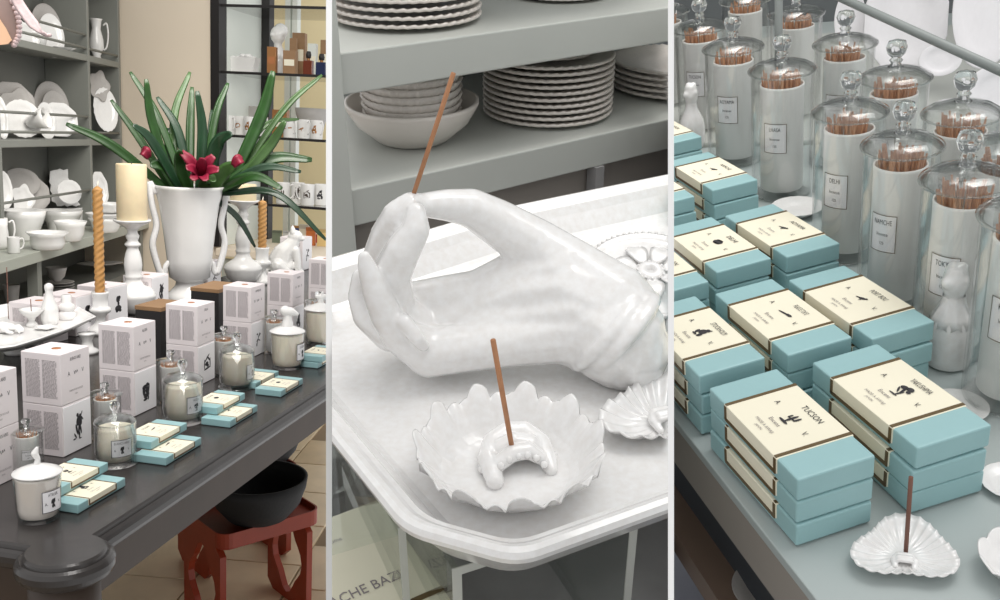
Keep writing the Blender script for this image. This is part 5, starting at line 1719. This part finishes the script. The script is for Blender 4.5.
P = B3.on(693, 146, 0); s = B3.vm(P, 62) / .1
fg = thing(B3, 'bottle_figurine', 'blurred white bottle figurine far back beside the divider', 'figurine', xf(P, 0, s))
part('body', mesh_of('fig_body', None), CERB, fg)
part('head', CACHE['fig_head'], CERB, fg)
P = B3.on(797, 213, 0)
solo(B3, 'saucer', pm('scallop', .3), CER, 'small white dish tucked behind the boxes under the jars', 'saucer', xf(P, 0, B3.hm(P, 26)))

# ---- jars: pixel of the lid centre at rim height
HJ = .145
JARS = [(966, 180, .066, 'TOKYO', -32, 'right of the figurine'), (902, 146, .066, 'NAMCHE', -34, 'behind the lidded pot'), (1034, 216, .070, 'KIOTO', -30, 'cut by the right photo edge'),
        (850, 112, .070, 'DELHI', -30, 'second row, left of the lidded pot'), (962, 114, .068, 'OULAN', -25, 'second row under the rail'), (895, 78, .072, 'PUEBLA', -25, 'third row in the middle'),
        (782, 70, .074, 'LHASA', -15, 'with a framed label near the divider'), (845, 44, .074, 'HUACA', -20, 'fourth row under the rail start'), (733, 48, .076, 'AOYAMA', -15, 'left of the framed label jar'),
        (700, 28, .076, 'TUCSON', -15, 'next to the divider near the back'), (796, 14, .076, 'TOKYO', -15, 'behind the framed label jar'), (664, 12, .078, 'LHASA', 0, 'half cut by the divider'),
        (745, 0, .078, 'KIOTO', 0, 'in the last row'), (1010, 150, .070, 'DELHI', -25, 'at the photo edge, second row'), (925, 40, .072, 'PUEBLA', -20, 'in front of the big white bowls')]
JARS = JARS[:-1]
for i, (px, py, dia, city, ang, where) in enumerate(JARS):
    P = B3.on(px, py, HJ); P.z = 0.0004
    s = dia / .094
    incense_jar(B3, xf(P, 0, (s, s, HJ / .178)), 'white paper incense canister in the jar ' + where, 'tall lidded glass jar ' + where, city, ang, i, 'rows of glass incense jars', 60)

# ---- backdrop: grey shelf with rail and white crockery
yb = 1.45
rl0, rl1 = B3.aty(815, -14, 1.16), B3.aty(1012, 76, .92)
rail = thing(B3, 'guard_rail', 'grey metal rail slanting in front of the white crockery', 'rail', Matrix.Identity(4))
part('bar', MB().tube([rl0 - (rl1 - rl0) * .3, rl1 + (rl1 - rl0) * .15], B3.hm(rl1, 6), 12), mat('grey_metal_rail', (138, 144, 142), .4), rail)
for f_ in (-.25, 1.12):
    q = rl0 + (rl1 - rl0) * f_
    part('bracket', MB().tube([q, q + Vector((.25, .5, 0))], .006, 8), MATS['grey_metal_rail'], rail)
    part('stay', MB().tube([q, Vector((q.x, q.y, 0))], .005, 8), MATS['grey_metal_rail'], rail)
struct(B3, 'wall_back', MB().box((0.2, 1.95, .2), (3.4, .05, 2.2)), GREY3, 'slate grey wall behind the glass jars')
LIGHTW = mat('bright_white_ceramic', (242, 240, 243), .3, var=.03, scale=10, coat=.4)
for i, (px, py, rx, ry, sh_, y_, lab) in enumerate(((905, 22, 44, 52, 'octagon', 1.42, 'large white faceted platter leaning behind the rail'), (985, 10, 34, 60, 'round', 1.36, 'tall white platter behind the rail at the right'), (940, 60, 22, 16, 'round', 1.30, 'white oval dish hanging below the rail'),
                                                     (1002, 92, 40, 28, 'round', 1.22, 'white plate behind the rail at the photo edge'), (850, 20, 16, 30, 'round', 1.45, 'slim white platter at the start of the rail'))):
    P = B3.aty(px, py, y_)
    m = Matrix.Translation(P) @ Matrix.Rotation(radians(72), 4, 'X') @ Matrix.Diagonal((B3.hm(P, rx), B3.vm(P, ry), B3.hm(P, rx), 1))
    solo(B3, 'platter', pm(sh_, .10), LIGHTW, lab, 'platter', m, 'white platters behind the rail')
bsh = thing(B3, 'wall_shelf', 'grey ledge carrying the white platters behind the jars', 'shelf', Matrix.Identity(4))
P = B3.aty(940, 90, 1.3)
part('board', MB().box((.35, 1.5, P.z - .05), (1.6, .6, .04), bev=.003), SHELF2, bsh)
part('panel', MB().box((.35, 1.24, P.z - .4), (1.6, .04, .66)), GREY3, bsh)

# ------------------------------------------------------------------ dividers between the displays
def divider(xa, xb, near, far, n, label, hh=.42):
    """thin upright white wall between two displays"""
    c = (xa + xb) / 2
    d = Vector(((c - 500) / F, 0, -1)); side = Vector((1, 0, (c - 500) / F)).normalized()
    t_ = (xb - xa) / F * near * .98 / 2
    o = []
    for z in (near, far):
        for s_ in (-1, 1):
            for y in (-hh * near, hh * near):
                q = d * z + side * (s_ * t_) + Vector((0, y, 0))
                o.append(CAM + RC @ q)
    fs = [(0, 1, 3, 2), (4, 6, 7, 5), (0, 4, 5, 1), (2, 3, 7, 6), (0, 2, 6, 4), (1, 5, 7, 3)]
    me = MB().add(o, fs).mesh('divider')
    ob = bpy.data.objects.new('wall_divider_%d' % n, me); COL.objects.link(ob)
    me.materials.append(WHITEP)
    ob['kind'] = 'structure'; ob['label'] = label


# ------------------------------------------------------------------ cut each display off at its side planes
def clip_all():
    bpy.context.view_layer.update()
    dead = []
    for o in list(COL.objects):
        b = BOOTH_OF.get(o.name)
        if b is None or o.type != 'MESH':
            continue
        for co, no in b.cuts:
            mw = o.matrix_world
            ds = [(mw @ Vector(c) - co).dot(no) for c in o.bound_box]
            if min(ds) >= 0:
                continue
            if max(ds) <= 0:
                dead.append(o); break
            me = o.data.copy(); 
            bm = bmesh.new(); bm.from_mesh(me)
            mi = mw.inverted()
            lc = mi @ co; ln = (mw.to_3x3().transposed() @ no).normalized()
            r = bmesh.ops.bisect_plane(bm, geom=bm.verts[:] + bm.edges[:] + bm.faces[:], dist=1e-6, plane_co=lc, plane_no=ln, clear_inner=True, clear_outer=False)
            ed = [e for e in r['geom_cut'] if isinstance(e, bmesh.types.BMEdge) and e.is_valid]
            if ed:
                try:
                    bmesh.ops.holes_fill(bm, edges=ed, sides=0)
                except Exception:
                    pass
            n = len(bm.faces)
            bm.to_mesh(me); bm.free()
            if n == 0:
                dead.append(o); bpy.data.meshes.remove(me); break
            o.data = me
    for o in dead:
        if o.name in COL.objects:
            bpy.data.objects.remove(o, do_unlink=True)
    # things of which nothing is left
    for o in list(COL.objects):
        if o.type == 'EMPTY' and not any(c.type == 'MESH' for c in o.children_recursive):
            bpy.data.objects.remove(o, do_unlink=True)


clip_all()
divider(326, 332, .75, .83, 1, 'slender white post between the candle table and the hand display')
divider(668, 674, .42, .47, 2, 'slender white post between the hand display and the incense boxes')
for o in list(COL.objects):
    if o.type == 'MESH' and not o.data.materials:
        o.data.materials.append(WHITEP)
print('objects', len(COL.objects), 'tris', sum(len(o.data.polygons) for o in COL.objects if o.type == 'MESH'))
